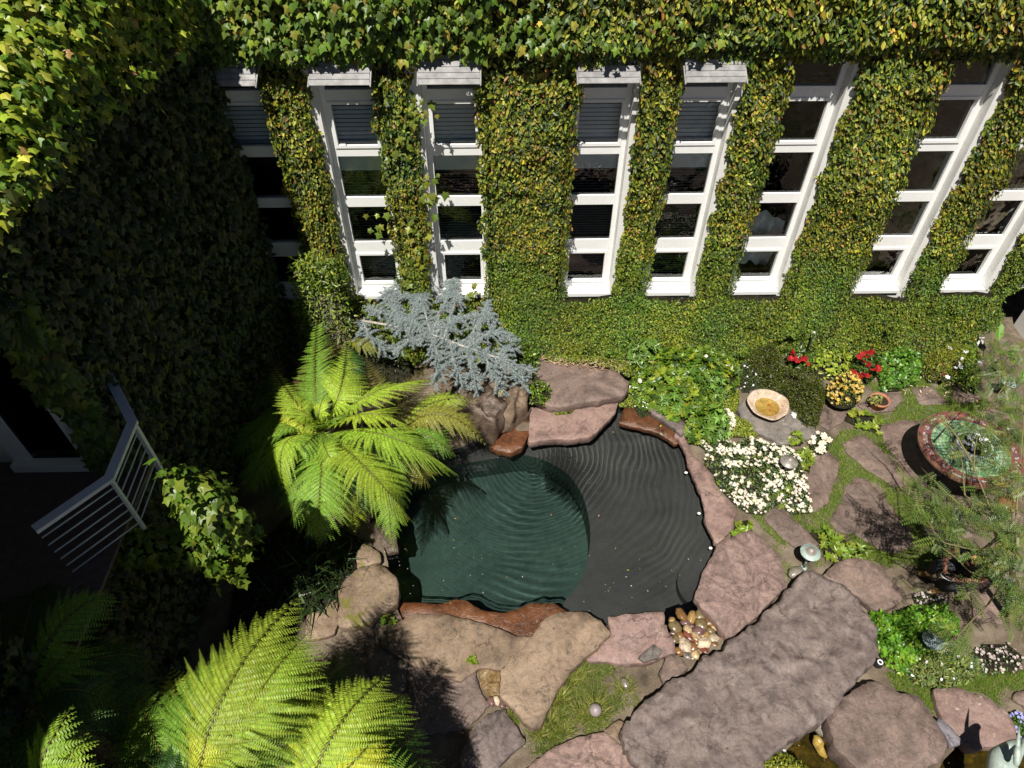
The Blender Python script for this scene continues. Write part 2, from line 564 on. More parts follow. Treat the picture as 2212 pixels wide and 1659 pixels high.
M['awning'] = plain_mat('dusty white metal slats', (.27, .265, .26), .55, .3, var=.35, scale=7, bumpv=.05)
def window(i, xa, xb):
    f = MB()
    y0, y1 = YG - .055, YG + .055
    zb, zt = Z_SILL + .002, Z_HEAD - .002
    f.box(xa - FR + .003, xa, y0, y1, zb, zt)
    f.box(xb, xb + FR - .003, y0, y1, zb, zt)
    for k, (a, b) in enumerate(RAILS):
        f.box(xa + .0005, xb - .0005, y0 + .004, y1 - .004, a, b)
    for k in (0, 3):                                               # opening sashes: a second, slimmer frame inside
        a, b = RAILS[k][1], RAILS[k + 1][0]
        f.box(xa + .0005, xa + .05, y0 - .014, y0 + .05, a + .001, b - .001)
        f.box(xb - .05, xb - .0005, y0 - .014, y0 + .05, a + .001, b - .001)
        f.box(xa + .051, xb - .051, y0 - .014, y0 + .05, a + .001, a + .05)
        f.box(xa + .051, xb - .051, y0 - .014, y0 + .05, b - .05, b - .001)
    f.box(xa + .0005, xb - .0005, y0 + .004, y1 - .004, zt - .06, zt)
    w = f.build('window', M['paint'], house)
    s = MB()
    s.box(xa - FR + .01, xb + FR - .01, YW - .05, YG - .058, Z_SILL - .05, Z_SILL + .02)
    s.box(xa - FR + .004, xb + FR - .004, YG - .15, YG - .058, Z_SILL + .0205, RAILS[0][0] + .05)
    s.build('sill', M['paint'], w)
    zz = [RAILS[0][1]] + [v for r in RAILS[1:] for v in r] + [zt - .06]
    for k in range(5):
        a, b = zz[2 * k], zz[2 * k + 1]
        p = MB()
        ins = .052 if k in (0, 3) else .001
        p.box(xa + ins, xb - ins, YG - .012, YG - .004, a + ins, b - ins)
        p.build('pane', M['glass'], w)
        if i < 5 and (i or k >= 3):
            bl = MB()
            sp = .070 if k >= 3 else .052
            y = YG + .13
            z = a + .02
            th = R(62) if k >= 3 else R(20)
            ztop = b - .01 if k != 2 else a + (b - a) * .55
            while z < ztop:
                hw = .026 if k >= 3 else .0075
                dz, dy = math.sin(th) * hw, math.cos(th) * hw
                bl.add([(xa, y - dy, z - dz), (xb, y - dy, z - dz), (xb, y + dy, z + dz), (xa, y + dy, z + dz)], [(0, 1, 2, 3)])
                z += sp
            bl.build('blind', M['slat_pale'] if k >= 3 else M['slat_dark'], w)
            if k == 2:
                hb = MB()
                hb.box(xa - .05, xb + .05, YG + .09, YG + .2, a + (b - a) * .56, b + .02)
                hb.build('blind_box', M['slat_pale'], w)
    if i < 5:                                                      # white slatted metal awning over the head
        aw = MB()
        ya, za, yb, zb2 = YW - .06, 5.76, 10.06, 5.50
        xl, xr = xa - .06, xb + .06
        nS = 5
        for q in range(nS):
            u0, u1 = q / nS, (q + .54) / nS
            y0_, y1_ = ya + (yb - ya) * u0, ya + (yb - ya) * u1
            z0_, z1_ = za + (zb2 - za) * u0 + .012, za + (zb2 - za) * u1 - .016
            V = [(x, y, z + d) for d in (0, -.008) for x, y, z in ((xl, y0_, z0_), (xr, y0_, z0_), (xr, y1_, z1_), (xl, y1_, z1_))]
            aw.add(V, [(0, 1, 2, 3), (7, 6, 5, 4), (0, 4, 5, 1), (1, 5, 6, 2), (2, 6, 7, 3), (3, 7, 4, 0)])
        for x in (xl - .012, xr + .012):
            aw.bar((x, ya + .12, za - .02), (x, yb, zb2 - .012), .018, .03)
        aw.build('awning', M['awning'], w)
    return w
for i, (xa, xb) in enumerate(WIN):
    window(i, xa, xb)

# ------------------------------------------------------------------ creeping fig on the rear wall
IVO = [(a - (.15 if a < 0 else 0), b + (.15 if a > 0 else 0)) for a, b in OPEN]   # a bare plaster margin on one side
def fig_depth(x, z):
    """how far the foliage stands out from the wall"""
    n = fbm(x, z, 1.7, .9, 4)
    t = .14 + .09 * n + .035 * fbm(x, z, 7.7, 4.5, 2)
    if z < 1.55:
        s = min(1, (1.55 - z) / 1.3)
        t += .42 * s * (1 + .5 * n + .30 * fbm(x, z, 2.2, 2.6, 3))
    if z > 5.80:
        s = min(1, (z - 5.80) / .22)
        t += s * (.15 + .10 * n)
    return max(.05, t)

def hit_open(x, z, m=0.0):
    if Z_SILL - .02 < z < Z_HEAD - .1:
        for a, b in IVO:
            if a + m < x < b - m:
                return True
    return z < 2.2 and x > 9.1 + .36 * z + .12 * math.sin(z * 9)

back = MB()                                                         # stems and painted shade: a rough dark sheet so leaf gaps look dark
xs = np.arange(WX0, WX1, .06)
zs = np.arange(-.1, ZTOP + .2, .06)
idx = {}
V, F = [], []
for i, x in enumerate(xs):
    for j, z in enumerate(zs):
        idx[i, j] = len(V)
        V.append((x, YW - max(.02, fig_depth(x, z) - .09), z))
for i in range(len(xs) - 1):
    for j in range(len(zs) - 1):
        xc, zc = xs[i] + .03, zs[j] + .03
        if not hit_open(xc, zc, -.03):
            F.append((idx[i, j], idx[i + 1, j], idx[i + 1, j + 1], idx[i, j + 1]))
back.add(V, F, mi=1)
nL = 0
def fig_batch(n, x0, x1, z0, z1, size, tmpl, cols, wts, lob=False, xfade=None):
    X = RNG.uniform(x0, x1, n)
    Z = RNG.uniform(z0, z1, n)
    P, Nn, S = [], [], []
    for x, z in zip(X, Z):
        e = .045 + .10 * fbm(x, z, 5., 2.6, 3)
        if hit_open(x, z, e):
            continue
        if xfade and random.random() > xfade(x, z):
            continue
        t = fig_depth(x, z)
        side = 0.
        for a, b in IVO:                                            # leaves wrap round the pier edges
            if Z_SILL < z < Z_HEAD:
                if abs(x - a) < .10:
                    side = 1.
                elif abs(x - b) < .10:
                    side = -1.
        if side:
            t *= random.uniform(.1, 1.0)
        else:
            t -= random.random() ** 2 * .10
        P.append((x + side * .03, YW - t, z))
        dz = (fig_depth(x, z + .08) - t) * 2.0
        Nn.append((side * .8, -1.0, .42 - max(-.6, min(.6, dz))))
        S.append(size * math.exp(random.gauss(0, .22)))
    n = len(P)
    if not n:
        return
    N = jitter_dirs(n, np.array(Nn), .42)
    D = jitter_dirs(n, (0, -.25, -1), .75)
    back.inst(tmpl, np.array(P), D, N, np.array(S), palette(n, cols, wts, .22) * np.exp(np.array([.30 * fbm(q[0], q[2], 3.3, .8, 3) for q in P]))[:, None] * (1 + np.array([.35 * fbm(q[0], q[2], 8.3, 1.1, 3) for q in P])[:, None] * np.array([1., .3, -.3])))
WF = (3, 4, 3, 1.7, .9, 3)
fig_batch(46000, -4.3, 10.8, 5.25, 7.9, .086, LEAF_OVAL, FIG_C, WF, xfade=lambda x, z: 1 if x > .8 else .55)
fig_batch(76000, -4.3, 10.8, 3.6, 5.5, .068, LEAF_OVAL, FIG_C, WF)
fig_batch(84000, -4.3, 10.8, 2.2, 3.8, .055, LEAF_OVAL, FIG_C, WF)
fig_batch(165000, -4.2, 10.8, -.05, 2.4, .046, LEAF_DIA, [(.075, .13, .015), (.13, .20, .018), (.21, .26, .025), (.27, .22, .04), (.035, .065, .01)], (3, 4, 2.6, .7, 2))
fig = back.build('creeping_fig', [M['fig'], M['stem_shade']])
tag(fig, 'small leaved climbing fig clothing the wall around the white windows', 'climbing plant')

# large lobed ivy hanging over the left window heads
iv = MB()
def top_ivy(n):
    X = RNG.uniform(-4.4, 3.2, n)
    Z = RNG.uniform(5.45, 7.6, n)
    P, Nn = [], []
    for x, z in zip(X, Z):
        keep = 1.0 if x < -.9 else (.55 if x < 1.0 else .1)
        if x > -.2 and z > 6.2:
            keep *= .4
        if random.random() > keep or z < 5.80 + .14 * fbm(x, 3.3, 0, 1.6, 3):
            continue
        P.append((x, YW - fig_depth(x, z) - random.uniform(-.02, .16), z))
    n = len(P)
    iv.inst(LEAF_LOBED, P, jitter_dirs(n, (0, -.35, -1), .32), jitter_dirs(n, (0, -1, .55), .3), RNG.normal(.104, .026, n).clip(.05, .17), palette(n, [(.07, .13, .016), (.12, .19, .02), (.2, .26, .03), (.3, .26, .04)], (4, 4, 2, .6), .28))
top_ivy(5200)
# a few trails down the pier beside the second and third windows
for px, py, k in ((905, 240, 14), (925, 410, 16), (900, 500, 16), (860, 330, 9), (880, 580, 14), (820, 470, 8), (1010, 640, 10), (770, 640, 10)):
    for _ in range(k):
        q = PY(px + random.gauss(0, 16), py + random.gauss(0, 22), YW - .2)
        iv.inst(LEAF_LOBED, [q], jitter_dirs(1, (0, -.3, -1), .4), jitter_dirs(1, (0, -1, .6), .3), random.uniform(.07, .15), palette(1, [(.12, .17, .02), (.2, .22, .03)], (1, 1), .2))
o = iv.build('hanging_ivy', [M['ivy']])
tag(o, 'glossy big lobed ivy hanging over the heads of the four left windows', 'ivy')

# ------------------------------------------------------------------ the side wing, all under ivy
XW = -4.75
wing = empty('side_wing', (XW, 4, 0), 'shaded side wing of the house buried under large ivy leaves', 'building')
NY0, NY1, NZ0 = 2.6, 5.30, 3.14
mb = MB()
mb.box(-14, XW, NY1, YW - .01, -.3, 6.3)
mb.box(-14, XW, -7, NY0, -.3, 6.3)
mb.box(-14, XW, -7, 3.1, 6.305, 8.8)  # unseen upper block, added to widen the shadow over the lower left
mb.box(-14, XW, NY0, NY1, -.3, NZ0 - .06)
mb.box(-14, XW - 2.4, NY0 + .002, NY1 - .002, NZ0 - .055, 6.3)
mb.box(XW - 2.39, XW, NY0 + .002, NY1 - .002, 5.95, 6.3)
mb.build('wall', M['plaster'], wing)
mb = MB()
mb.box(XW - 2.38, XW + .55, NY0 + .01, NY1 - .01, NZ0 - .05, NZ0)
mb.build('balcony_floor', M['floor_wood'], wing)
# white glazed door in the recess
d = MB()
dx0, dx1 = -5.74, -4.77
for a, b in ((dx0, dx0 + .20), (dx1 - .17, dx1)):
    d.box(a, b, NY1 - .09, NY1 - .004, NZ0 + .12, 5.6)
d.box(dx0 - .02, dx1 + .015, NY1 - .17, NY1 - .004, NZ0 + .004, NZ0 + .119)
for z in (5.2,):
    d.box(dx0 + .201, dx1 - .171, NY1 - .085, NY1 - .004, z, z + .12)
door = d.build('glazed_door', M['paint'], wing)
d = MB()
d.box(dx0 + .201, dx1 - .171, NY1 - .05, NY1 - .03, NZ0 + .12, 5.19)
d.build('pane', M['glass'], door)
d = MB()
for k in range(3):                                                  # grey lining boards seen through the pane
    z0 = NZ0 + .55 + k * .62
    for j in range(4):
        d.box(dx0 + .205 + j * .15, dx0 + .34 + j * .15, NY1 - .026, NY1 - .012, z0, z0 + .5)
d.build('lining_board', plain_mat('grey weathered boards', (.22, .2, .2), .8, .2, var=.3, scale=6), door)

def wing_surface(y, s):
    """profile of the foliage: s runs up the wall then back over the parapet"""
    n = fbm(y, s, 9.1, .8, 4)
    base = .24 + .12 * n
    if y > 7.2:
        base += min(1, (y - 7.2) / 2.6) * .42
    s0 = float(np.interp(y, [4.5, 5.9, 6.5, 8.4, 10.5], [5.95, 6.02, 6.45, 7.18, 7.3]))
    if s < s0:
        return XW + base, s, (1, 0, .22)
    q = s - s0
    ang = min(1.35, q / .62)
    x = XW + base - .62 * (1 - math.cos(ang)) - max(0, q - .837) * .965
    z = s0 + .62 * math.sin(ang) + max(0, q - .837) * .20 + .14 * n * min(1, q)
    return x, z, (math.cos(ang), 0, math.sin(ang) + .2)

wv = MB()
ys = np.arange(-3, YW + .05, .12)
ss = np.arange(0, 11.0, .12)
V, F, idx = [], [], {}
for i, y in enumerate(ys):
    for j, s in enumerate(ss):
        x, z, nn = wing_surface(y, s)
        idx[i, j] = len(V)
        V.append((x - nn[0] * .1, y, z - nn[2] * .1))
def in_niche(y, z, m=0.):
    return NY0 + .15 + m < y < NY1 - .02 - m and NZ0 - .02 < z < 5.75
for i in range(len(ys) - 1):
    for j in range(len(ss) - 1):
        zc = V[idx[i, j]][2]
        if V[idx[i, j]][0] > XW - .2 and (in_niche(ys[i] + .06, zc + .06, -.06)):
            continue
        F.append((idx[i, j], idx[i + 1, j], idx[i + 1, j + 1], idx[i, j + 1]))
wv.add(V, F, mi=1)  # dark backing that paints shade into the gaps between leaves
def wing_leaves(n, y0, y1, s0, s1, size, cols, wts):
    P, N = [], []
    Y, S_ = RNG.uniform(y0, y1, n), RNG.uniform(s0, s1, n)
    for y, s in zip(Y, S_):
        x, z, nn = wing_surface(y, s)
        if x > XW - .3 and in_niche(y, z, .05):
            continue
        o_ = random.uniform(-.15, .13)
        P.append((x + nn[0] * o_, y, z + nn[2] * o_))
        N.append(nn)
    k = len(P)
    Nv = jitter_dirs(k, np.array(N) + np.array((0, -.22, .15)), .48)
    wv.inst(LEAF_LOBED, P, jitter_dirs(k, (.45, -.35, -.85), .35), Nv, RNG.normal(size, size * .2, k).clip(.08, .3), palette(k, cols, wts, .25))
wing_leaves(30000, -1, YW - .15, 0.1, 6.5, .108, [(.018, .036, .006), (.03, .05, .007), (.045, .06, .008), (.05, .045, .008)], (4, 4, 1.5, .3))  # leaf colours darkened to deepen the shade on the wall face
wing_leaves(28000, 1.5, YW - .1, 6.2, 10.8, .105, [(.08, .15, .014), (.16, .24, .02), (.28, .33, .03), (.38, .38, .05), (.34, .2, .07)], (3, 4, 3, 1.4, .12))  # brighter leaf colours for the sunlit top
# reddening leaves in the far corner of the roof
k = 260
P = [wing_surface(random.uniform(9.2, 10.2), random.uniform(8.6, 9.4)) for _ in range(k)]
yy = RNG.uniform(9.2, 10.3, k)
wv.inst(LEAF_LOBED, [(p[0], y, p[1] + .06) for p, y in zip(P, yy)], jitter_dirs(k, (.4, -.4, -.5), .4), jitter_dirs(k, (.1, -.2, 1), .3), .13, palette(k, [(.35, .12, .04), (.3, .2, .06), (.4, .22, .12)], (1, 1, 1), .25))
# the return of the wall beside the door
k = 1500
P = np.column_stack([RNG.uniform(-4.95, XW + .35, k), np.full(k, NY1 - .06) - RNG.uniform(0, .14, k), RNG.uniform(NZ0 - .1, 5.8, k)])
ok = P[:, 0] > -4.84 + .05 * np.sin(P[:, 2] * 5) + np.clip((3.9 - P[:, 2]) * -.0, 0, 1) + .10 * (P[:, 2] < 4.2)
P = P[ok]
wv.inst(LEAF_LOBED, P, jitter_dirs(len(P), (.1, -.3, -1), .35), jitter_dirs(len(P), (.2, -1, .4), .3), .15, palette(len(P), IVY_C, (4, 4, 1, .2), .25))
o = wv.build('wall_ivy', [M['ivy'], M['stem_shade']])
tag(o, 'broad lobed ivy over the side wing, leaves coloured bright on top and shade dark below', 'ivy')

# ------------------------------------------------------------------ balcony railing
ZR = 4.0
pts = [PX(228, 800, -4.62), G(285, 910, ZR), G(235, 1030, ZR), G(72, 1142, ZR)]
pts[0].z = ZR
pts[0] = G(229, 802, ZR)
rl = empty('balcony_railing', (pts[1].x, pts[1].y, NZ0), 'pale grey metal railing with angled corners around the shaded balcony', 'railing')
def miter_rail(pts, w, h, z):
    P = [Vector((p.x, p.y)) for p in pts]
    L, Rr = [], []
    for i, p in enumerate(P):
        d0 = (P[i] - P[i - 1]).normalized() if i else (P[1] - P[0]).normalized()
        d1 = (P[i + 1] - P[i]).normalized() if i < len(P) - 1 else d0
        n0, n1 = Vector((d0.y, -d0.x)), Vector((d1.y, -d1.x))
        m = (n0 + n1).normalized()
        m *= (w / 2) / max(.3, m.dot(n0))
        L.append(p + m)
        Rr.append(p - m)
    V = []
    for a, b in zip(L, Rr):
        V += [(a.x, a.y, z), (b.x, b.y, z), (b.x, b.y, z - h), (a.x, a.y, z - h)]
    F = [(3, 2, 1, 0), tuple(range(4 * len(P) - 4, 4 * len(P)))]
    for i in range(len(P) - 1):
        for k in range(4):
            F.append((4 * i + k, 4 * i + (k + 1) % 4, 4 * i + 4 + (k + 1) % 4, 4 * i + 4 + k))
    return V, F
mb = MB()
mb.add(*miter_rail(pts, .105, .045, ZR))
mb.build('top_rail', M['rail'], rl)
for i in (1, 2):
    p = pts[i]
    mb = MB()
    mb.bar((p.x, p.y, ZR - .046), (p.x, p.y, NZ0 - .12), .05 if i == 1 else .035, .05 if i == 1 else .035, up=(0, 1, 0))
    mb.build('post', M['rail'], rl)
for k in range(6):
    z = ZR - .17 - k * .135
    for i in (0, 1, 2):
        a, b = Vector(pts[i]), Vector(pts[i + 1])
        a.z = b.z = z
        mb = MB()
        mb.tube([a, b], .0085, 8)
        mb.build('bar', M['rail'], rl, smooth=True)

# ivy mound catching the sun beside the balcony
iv = MB()
c = G(462, 1125, 3.2)
P, N = [], []
for _ in range(900):
    v = RNG.normal(0, 1, 3)
    v /= np.linalg.norm(v)
    f = (1 + .8 * fbm(v[0], v[1], v[2] + 2, 1.9, 3)) * random.uniform(.80, 1.16)
    P.append((c.x + v[0] * (.30 if v[0] < 0 else .29) * f, c.y + v[1] * (.26 - .08 * v[2]) * f - .12 * v[2], c.z + v[2] * .85 * f))
    N.append((v[0], v[1], v[2] + .4))
for _ in range(500):
    t_ = random.random()
    a_ = random.uniform(0, 6.28)
    P.append((c.x + (XW + .2 - c.x) * t_ + .05 * math.cos(a_), c.y + .2 * math.cos(a_), c.z - .5 + .25 * math.sin(a_)))
    N.append((.2, math.cos(a_), math.sin(a_) + .3))
iv.inst(LEAF_LOBED, P, jitter_dirs(len(P), (.1, -.5, -.8), .4), jitter_dirs(len(P), np.array(N), .55), RNG.normal(.102, .026, len(P)).clip(.05, .16), palette(len(P), [(.07, .13, .012), (.11, .18, .016), (.18, .23, .025)], (2, 4, 2), .2))
iv.tube([(XW, c.y, c.z - .55), (c.x - .2, c.y, c.z - .45), (c.x, c.y, c.z - .1), (c.x, c.y - .05, c.z + .4)], [.12, .12, .13, .06], 10, mi=1)
o = iv.build('ivy_mound', [M['ivy'], M['stem_shade']])
tag(o, 'rounded bulge of glossy ivy catching the sun beside the railing', 'ivy')
# ------------------------------------------------------------------ ground and pond
ZWAT = -.10
POND = [(1000, 965), (1060, 935), (1145, 930), (1280, 920), (1335, 868), (1400, 880), (1470, 930), (1503, 1000), (1533, 1080), (1560, 1150), (1562, 1200), (1525, 1262),
        (1545, 1300), (1565, 1372), (1500, 1425), (1450, 1415), (1440, 1350), (1330, 1352), (1240, 1350), (1215, 1385), (1140, 1400), (1050, 1385), (960, 1365), (872, 1345), (846, 1290), (838, 1215),
        (815, 1130), (850, 1040), (925, 985)]
POND = [Vector((p.x, p.y)) for p in (G(x, y) for x, y in POND)]
DEEP = [(1090, 985), (1145, 980), (1219, 1012), (1258, 1062), (1272, 1115), (1277, 1158), (1267, 1227), (1247, 1268), (1210, 1305), (1140, 1330), (1050, 1322), (960, 1300), (885, 1295), (870, 1210), (850, 1130), (880, 1060), (960, 1000)]
ZSH = -.42
DEEP = [Vector((p.x, p.y)) for p in (G(x, y, ZSH + .12) for x, y in DEEP[:9])]
def inset0(P, d):
    return inset(P, d)
def smooth_poly(P, it=2):
    for _ in range(it):
        Q = []
        for i in range(len(P)):
            a, b = P[i], P[(i + 1) % len(P)]
            Q += [a * .75 + b * .25, a * .25 + b * .75]
        P = Q
    return P
DEEP += inset0(POND, .07)[19:29]
DEEP = smooth_poly(DEEP, 2)
STREAM1 = [(1640, 1760), (1655, 1665), (1720, 1600), (1775, 1535), (1800, 1530), (1840, 1600), (1900, 1720)]
STREAM2 = [(1960, 1780), (2040, 1640), (2090, 1590), (2212, 1590), (2320, 1600), (2320, 1800)]
STREAM1 = [Vector((p.x, p.y)) for p in (G(x, y) for x, y in STREAM1)]
STREAM2 = [Vector((p.x, p.y)) for p in (G(x, y) for x, y in STREAM2)]

def ground_mat():
    m, nt, b, out = newmat('garden soil')
    p = geo_pos(nt)
    n1 = noise_n(nt, p, 2.2, 6, .65)
    r1 = ramp(nt, [(.3, (.07, .055, .04)), (.5, (.16, .125, .09)), (.7, (.27, .22, .165))])
    nt.links.new(n1.outputs['Fac'], r1.inputs[0])
    n2 = noise_n(nt, p, 60, 5, .75)
    r2 = ramp(nt, [(.3, (.45, .45, .42)), (.55, (1, 1, 1)), (.75, (1.5, 1.45, 1.35))])
    nt.links.new(n2.outputs['Fac'], r2.inputs[0])
    nt.links.new(mixc(nt, .9, r1.outputs[0], r2.outputs[0], 'MULTIPLY'), b.inputs['Base Color'])
    setp(b, rough=.95, spec=.15)
    nt.links.new(bump(nt, n2.outputs['Fac'], .8, .015), b.inputs['Normal'])
    return m
M['soil'] = ground_mat()
rect = [Vector(p) for p in ((-60, -60), (60, -60), (60, 60), (-60, 60))]
V, F = cdt_fill(rect, [], [POND, STREAM1, STREAM2])
mb = MB()
mb.add([(x, y, 0) for x, y in V], F)
tag(mb.build('ground', M['soil']), kind='structure')

def basin_mat(name, c0, c1, sp):
    m, nt, b, out = newmat(name)
    p = geo_pos(nt)
    n1 = noise_n(nt, p, 1.3, 5, .6)
    r1 = ramp(nt, [(.35, c0), (.65, c1)])
    nt.links.new(n1.outputs['Fac'], r1.inputs[0])
    n2 = noise_n(nt, p, 95, 3, .8)
    r2 = ramp(nt, [(.36, (.55, .55, .55)), (.55, (1, 1, 1)), (.70, (1.3, 1.3, 1.25)), (.78, sp)])
    nt.links.new(n2.outputs['Fac'], r2.inputs[0])
    nt.links.new(mixc(nt, 1., r1.outputs[0], r2.outputs[0], 'MULTIPLY'), b.inputs['Base Color'])
    setp(b, rough=.8, spec=.2)
    return m
M['shelf'] = basin_mat('charcoal pebble plaster', (.050, .051, .050), (.078, .078, .075), (3., 3., 2.8))
M['deep'] = basin_mat('dark green pond plaster', (.030, .060, .050), (.046, .088, .074), (1.8, 1.8, 1.7))
mb = MB()
V, F = cdt_fill(POND, [], [DEEP])
mb.add([(x, y, ZSH) for x, y in V], F)
ZDP = -1.15
V, F = cdt_fill(DEEP, [])
mb.add([(x, y, ZDP) for x, y in V], F, mi=1)
def wall_strip(mb, poly, z0, z1, mi=0):
    n = len(poly)
    V = [(p.x, p.y, z1) for p in poly] + [(p.x, p.y, z0) for p in poly]
    mb.add(V, [(i, (i + 1) % n, n + (i + 1) % n, n + i) for i in range(n)], mi=mi)
wall_strip(mb, DEEP, ZDP, ZSH, 1)
wall_strip(mb, POND, ZSH, 0)
# a rounded step in the right-hand corner and the pebble shelf
step = [Vector((p.x, p.y)) for p in GP(9, [(300, 360), (180, 362), (100, 390), (58, 450), (52, 530), (80, 600), (130, 650), (230, 640)], ZSH + .2)]
step = smooth_poly(step, 2)
V, F = cdt_fill(step, [])
mb.add([(x, y, ZSH + .2) for x, y in V], F)
wall_strip(mb, step, ZSH + .001, ZSH + .2)
basin = mb.build('pond_basin', [M['shelf'], M['deep']])
tag(basin, kind='structure')
basin.cycles.is_caustics_receiver = True

# water with rings spreading from the little fall
SRC = G(1138, 985, ZWAT)
def water_mat():
    m, nt, b, out = newmat('pond water')
    setp(b, rough=0.0, ior=1.33, spec=.5)
    b.inputs['Transmission Weight'].default_value = 1.0
    b.inputs['Base Color'].default_value = (.93, .98, .97, 1)
    return m
M['water'] = water_mat()
xs = [p.x for p in POND]
ys = [p.y for p in POND]
st = .018
gx_, gy_ = np.arange(min(xs) - .03, max(xs) + .03, st), np.arange(min(ys) - .03, max(ys) + .03, st)
XX, YY = np.meshgrid(gx_, gy_, indexing='ij')
dx, dy = XX - SRC.x, YY - SRC.y
rr = np.hypot(dx, dy)
th = np.arctan2(dy, dx)
def wob(sc, n, seed):                                # smooth random field
    g = np.random.default_rng(seed)
    f = np.zeros_like(XX)
    for _ in range(n):
        a, k = g.uniform(0, 2 * math.pi), sc * g.uniform(.5, 1.6)
        f += np.sin(k * (XX * math.cos(a) + YY * math.sin(a)) + g.uniform(0, 6.28))
    return f / math.sqrt(n / 2)
rw = rr + .09 * wob(1.6, 7, 1) + .022 * wob(6, 9, 2)
S2 = G(1120, 975, ZWAT)
r2 = np.hypot(XX - S2.x, YY - S2.y) + .13 * wob(1.7, 7, 3) + .045 * wob(4.6, 8, 13)
deepw = np.clip((1.42 - np.hypot(XX - G(1075, 1150, 0).x, YY - G(1075, 1150, 0).y)) / .3, 0, 1)
env = np.exp(-rr / 1.3) * np.clip((rr - .12) / .5, 0, 1) * (1 + .75 * wob(2.2, 7, 4)).clip(.06) * (.12 + np.exp(-((th + .18) / .62) ** 2))
A1 = .0056 * env
ZZ = ZWAT + A1 * (1 - deepw * .92) * np.sin(2 * math.pi * rw / .105)
ZZ += .0018 * deepw * np.clip((r2 - .6) / .5, 0, 1) * np.exp(-r2 / 2.2) * (1 + .8 * wob(2.3, 6, 5)).clip(.05) * np.sin(2 * math.pi * r2 / .17)
ZZ += .0004 * np.exp(-rr / 1.2) * np.sin(2 * math.pi * (rr + .06 * wob(3, 7, 8)) / .07)
ZZ += .00012 * wob(30, 14, 6) * (.3 + deepw) + .0004 * wob(12, 10, 7) * deepw
ins = in_poly(XX.ravel(), YY.ravel(), inset(POND, -.035)).reshape(XX.shape)
ny = len(gy_)
ii, jj = np.where(ins[:-1, :-1] & ins[1:, :-1] & ins[:-1, 1:] & ins[1:, 1:])
q = np.column_stack([ii * ny + jj, (ii + 1) * ny + jj, (ii + 1) * ny + jj + 1, ii * ny + jj + 1])
used = np.unique(q)
remap = np.full(XX.size, -1)
remap[used] = np.arange(len(used))
mb = MB()
mb.v.append(np.column_stack([XX.ravel(), YY.ravel(), ZZ.ravel()])[used])
mb.c.append(np.full((len(used), 3), .5))
mb.lp.append(remap[q].ravel())
mb.sz.append(np.full(len(q), 4))
mb.mi.append(np.zeros(len(q), int))
water = mb.build('water', M['water'], smooth=True)
tag(water, kind='structure')
water.cycles.is_caustics_caster = True

# the murky brook at the bottom
M['silt'] = rock_mat('brown green silt', [(.018, .015, .004), (.05, .042, .012), (.13, .10, .03)], 5, 1.5, rough=.7)
def brook_mat():
    m, nt, b, out = newmat('brook water')
    nt.nodes.remove(b)
    fr = nd(nt, 'ShaderNodeFresnel', IOR=1.33)
    tr = nt.nodes.new('ShaderNodeBsdfTransparent')
    tr.inputs[0].default_value = (.78, .72, .42, 1)
    gl = nd(nt, 'ShaderNodeBsdfGlossy', Roughness=.03)
    n = noise_n(nt, geo_pos(nt), 9, 3, .6, .6)
    nt.links.new(bump(nt, n.outputs['Fac'], .5, .02), gl.inputs['Normal'])
    mx = nt.nodes.new('ShaderNodeMixShader')
    nt.links.new(fr.outputs[0], mx.inputs[0])
    nt.links.new(tr.outputs[0], mx.inputs[1])
    nt.links.new(gl.outputs[0], mx.inputs[2])
    nt.links.new(mx.outputs[0], out.inputs['Surface'])
    return m
M['brook'] = brook_mat()
mb = MB()
wb = MB()
for S_ in (STREAM1, STREAM2):
    V, F = cdt_fill(S_, [p for p in sample_poly(S_, 350)])
    mb.add([(x, y, -.38 + .1 * fbm(x, y, 0, 3, 4)) for x, y in V], F)
    wall_strip(mb, S_, -.55, 0)
    V, F = cdt_fill(S_, [])
    wb.add([(x, y, -.16) for x, y in V], F)
tag(mb.build('brook_bed', M['silt'], smooth=True), kind='structure')
tag(wb.build('brook_water', M['brook']), kind='structure')

# ------------------------------------------------------------------ stones
PINK = [(.17, .115, .10), (.30, .205, .18), (.39, .285, .25)]
BROWN = [(.11, .08, .068), (.20, .15, .128), (.28, .21, .178)]
PURP = [(.095, .076, .072), (.182, .148, .138), (.28, .234, .218)]
TAN = [(.14, .10, .07), (.27, .20, .14), (.37, .285, .205)]
RUST = [(.05, .022, .013), (.14, .056, .024), (.21, .095, .045)]
GREY = [(.10, .09, .085), (.19, .175, .16), (.28, .26, .24)]
M['pink'] = rock_mat('pink sandstone', PINK, 1.1, 2.0, patch=((.14, .105, .09), 4.0, .62))
M['mottle'] = rock_mat('mottled pink sandstone', [(.10, .07, .066), (.26, .185, .165), (.37, .275, .25)], 2.1, 3.5, vein=(.16, .12, .115))
M['brown'] = rock_mat('brown purple flagstone', BROWN, 1.3, 2.0, vein=(.10, .075, .065))
M['purple'] = rock_mat('dusky sandstone', PURP, 1.5, 2.8, patch=((.085, .066, .062), 3.4, .60))
M['tan'] = rock_mat('tan sandstone', TAN, 1.2, 1.5, patch=((.11, .085, .06), 5.0, .60))
M['moss'] = rock_mat('mossy tan sandstone', TAN, 1.6, 1.5, patch=((.16, .15, .03), 3.0, .55))
M['rust'] = rock_mat('wet rust stone', RUST, 2.0, 1.5, rough=.3, spec=.6)
M['grey'] = rock_mat('grey weathered stone', GREY, 2.0, 1.0, patch=((.30, .29, .25), 9.0, .6))
M['lichen'] = rock_mat('brown stone with pale lichen', BROWN, 1.2, 2.2, patch=((.36, .35, .32), 6.5, .67))
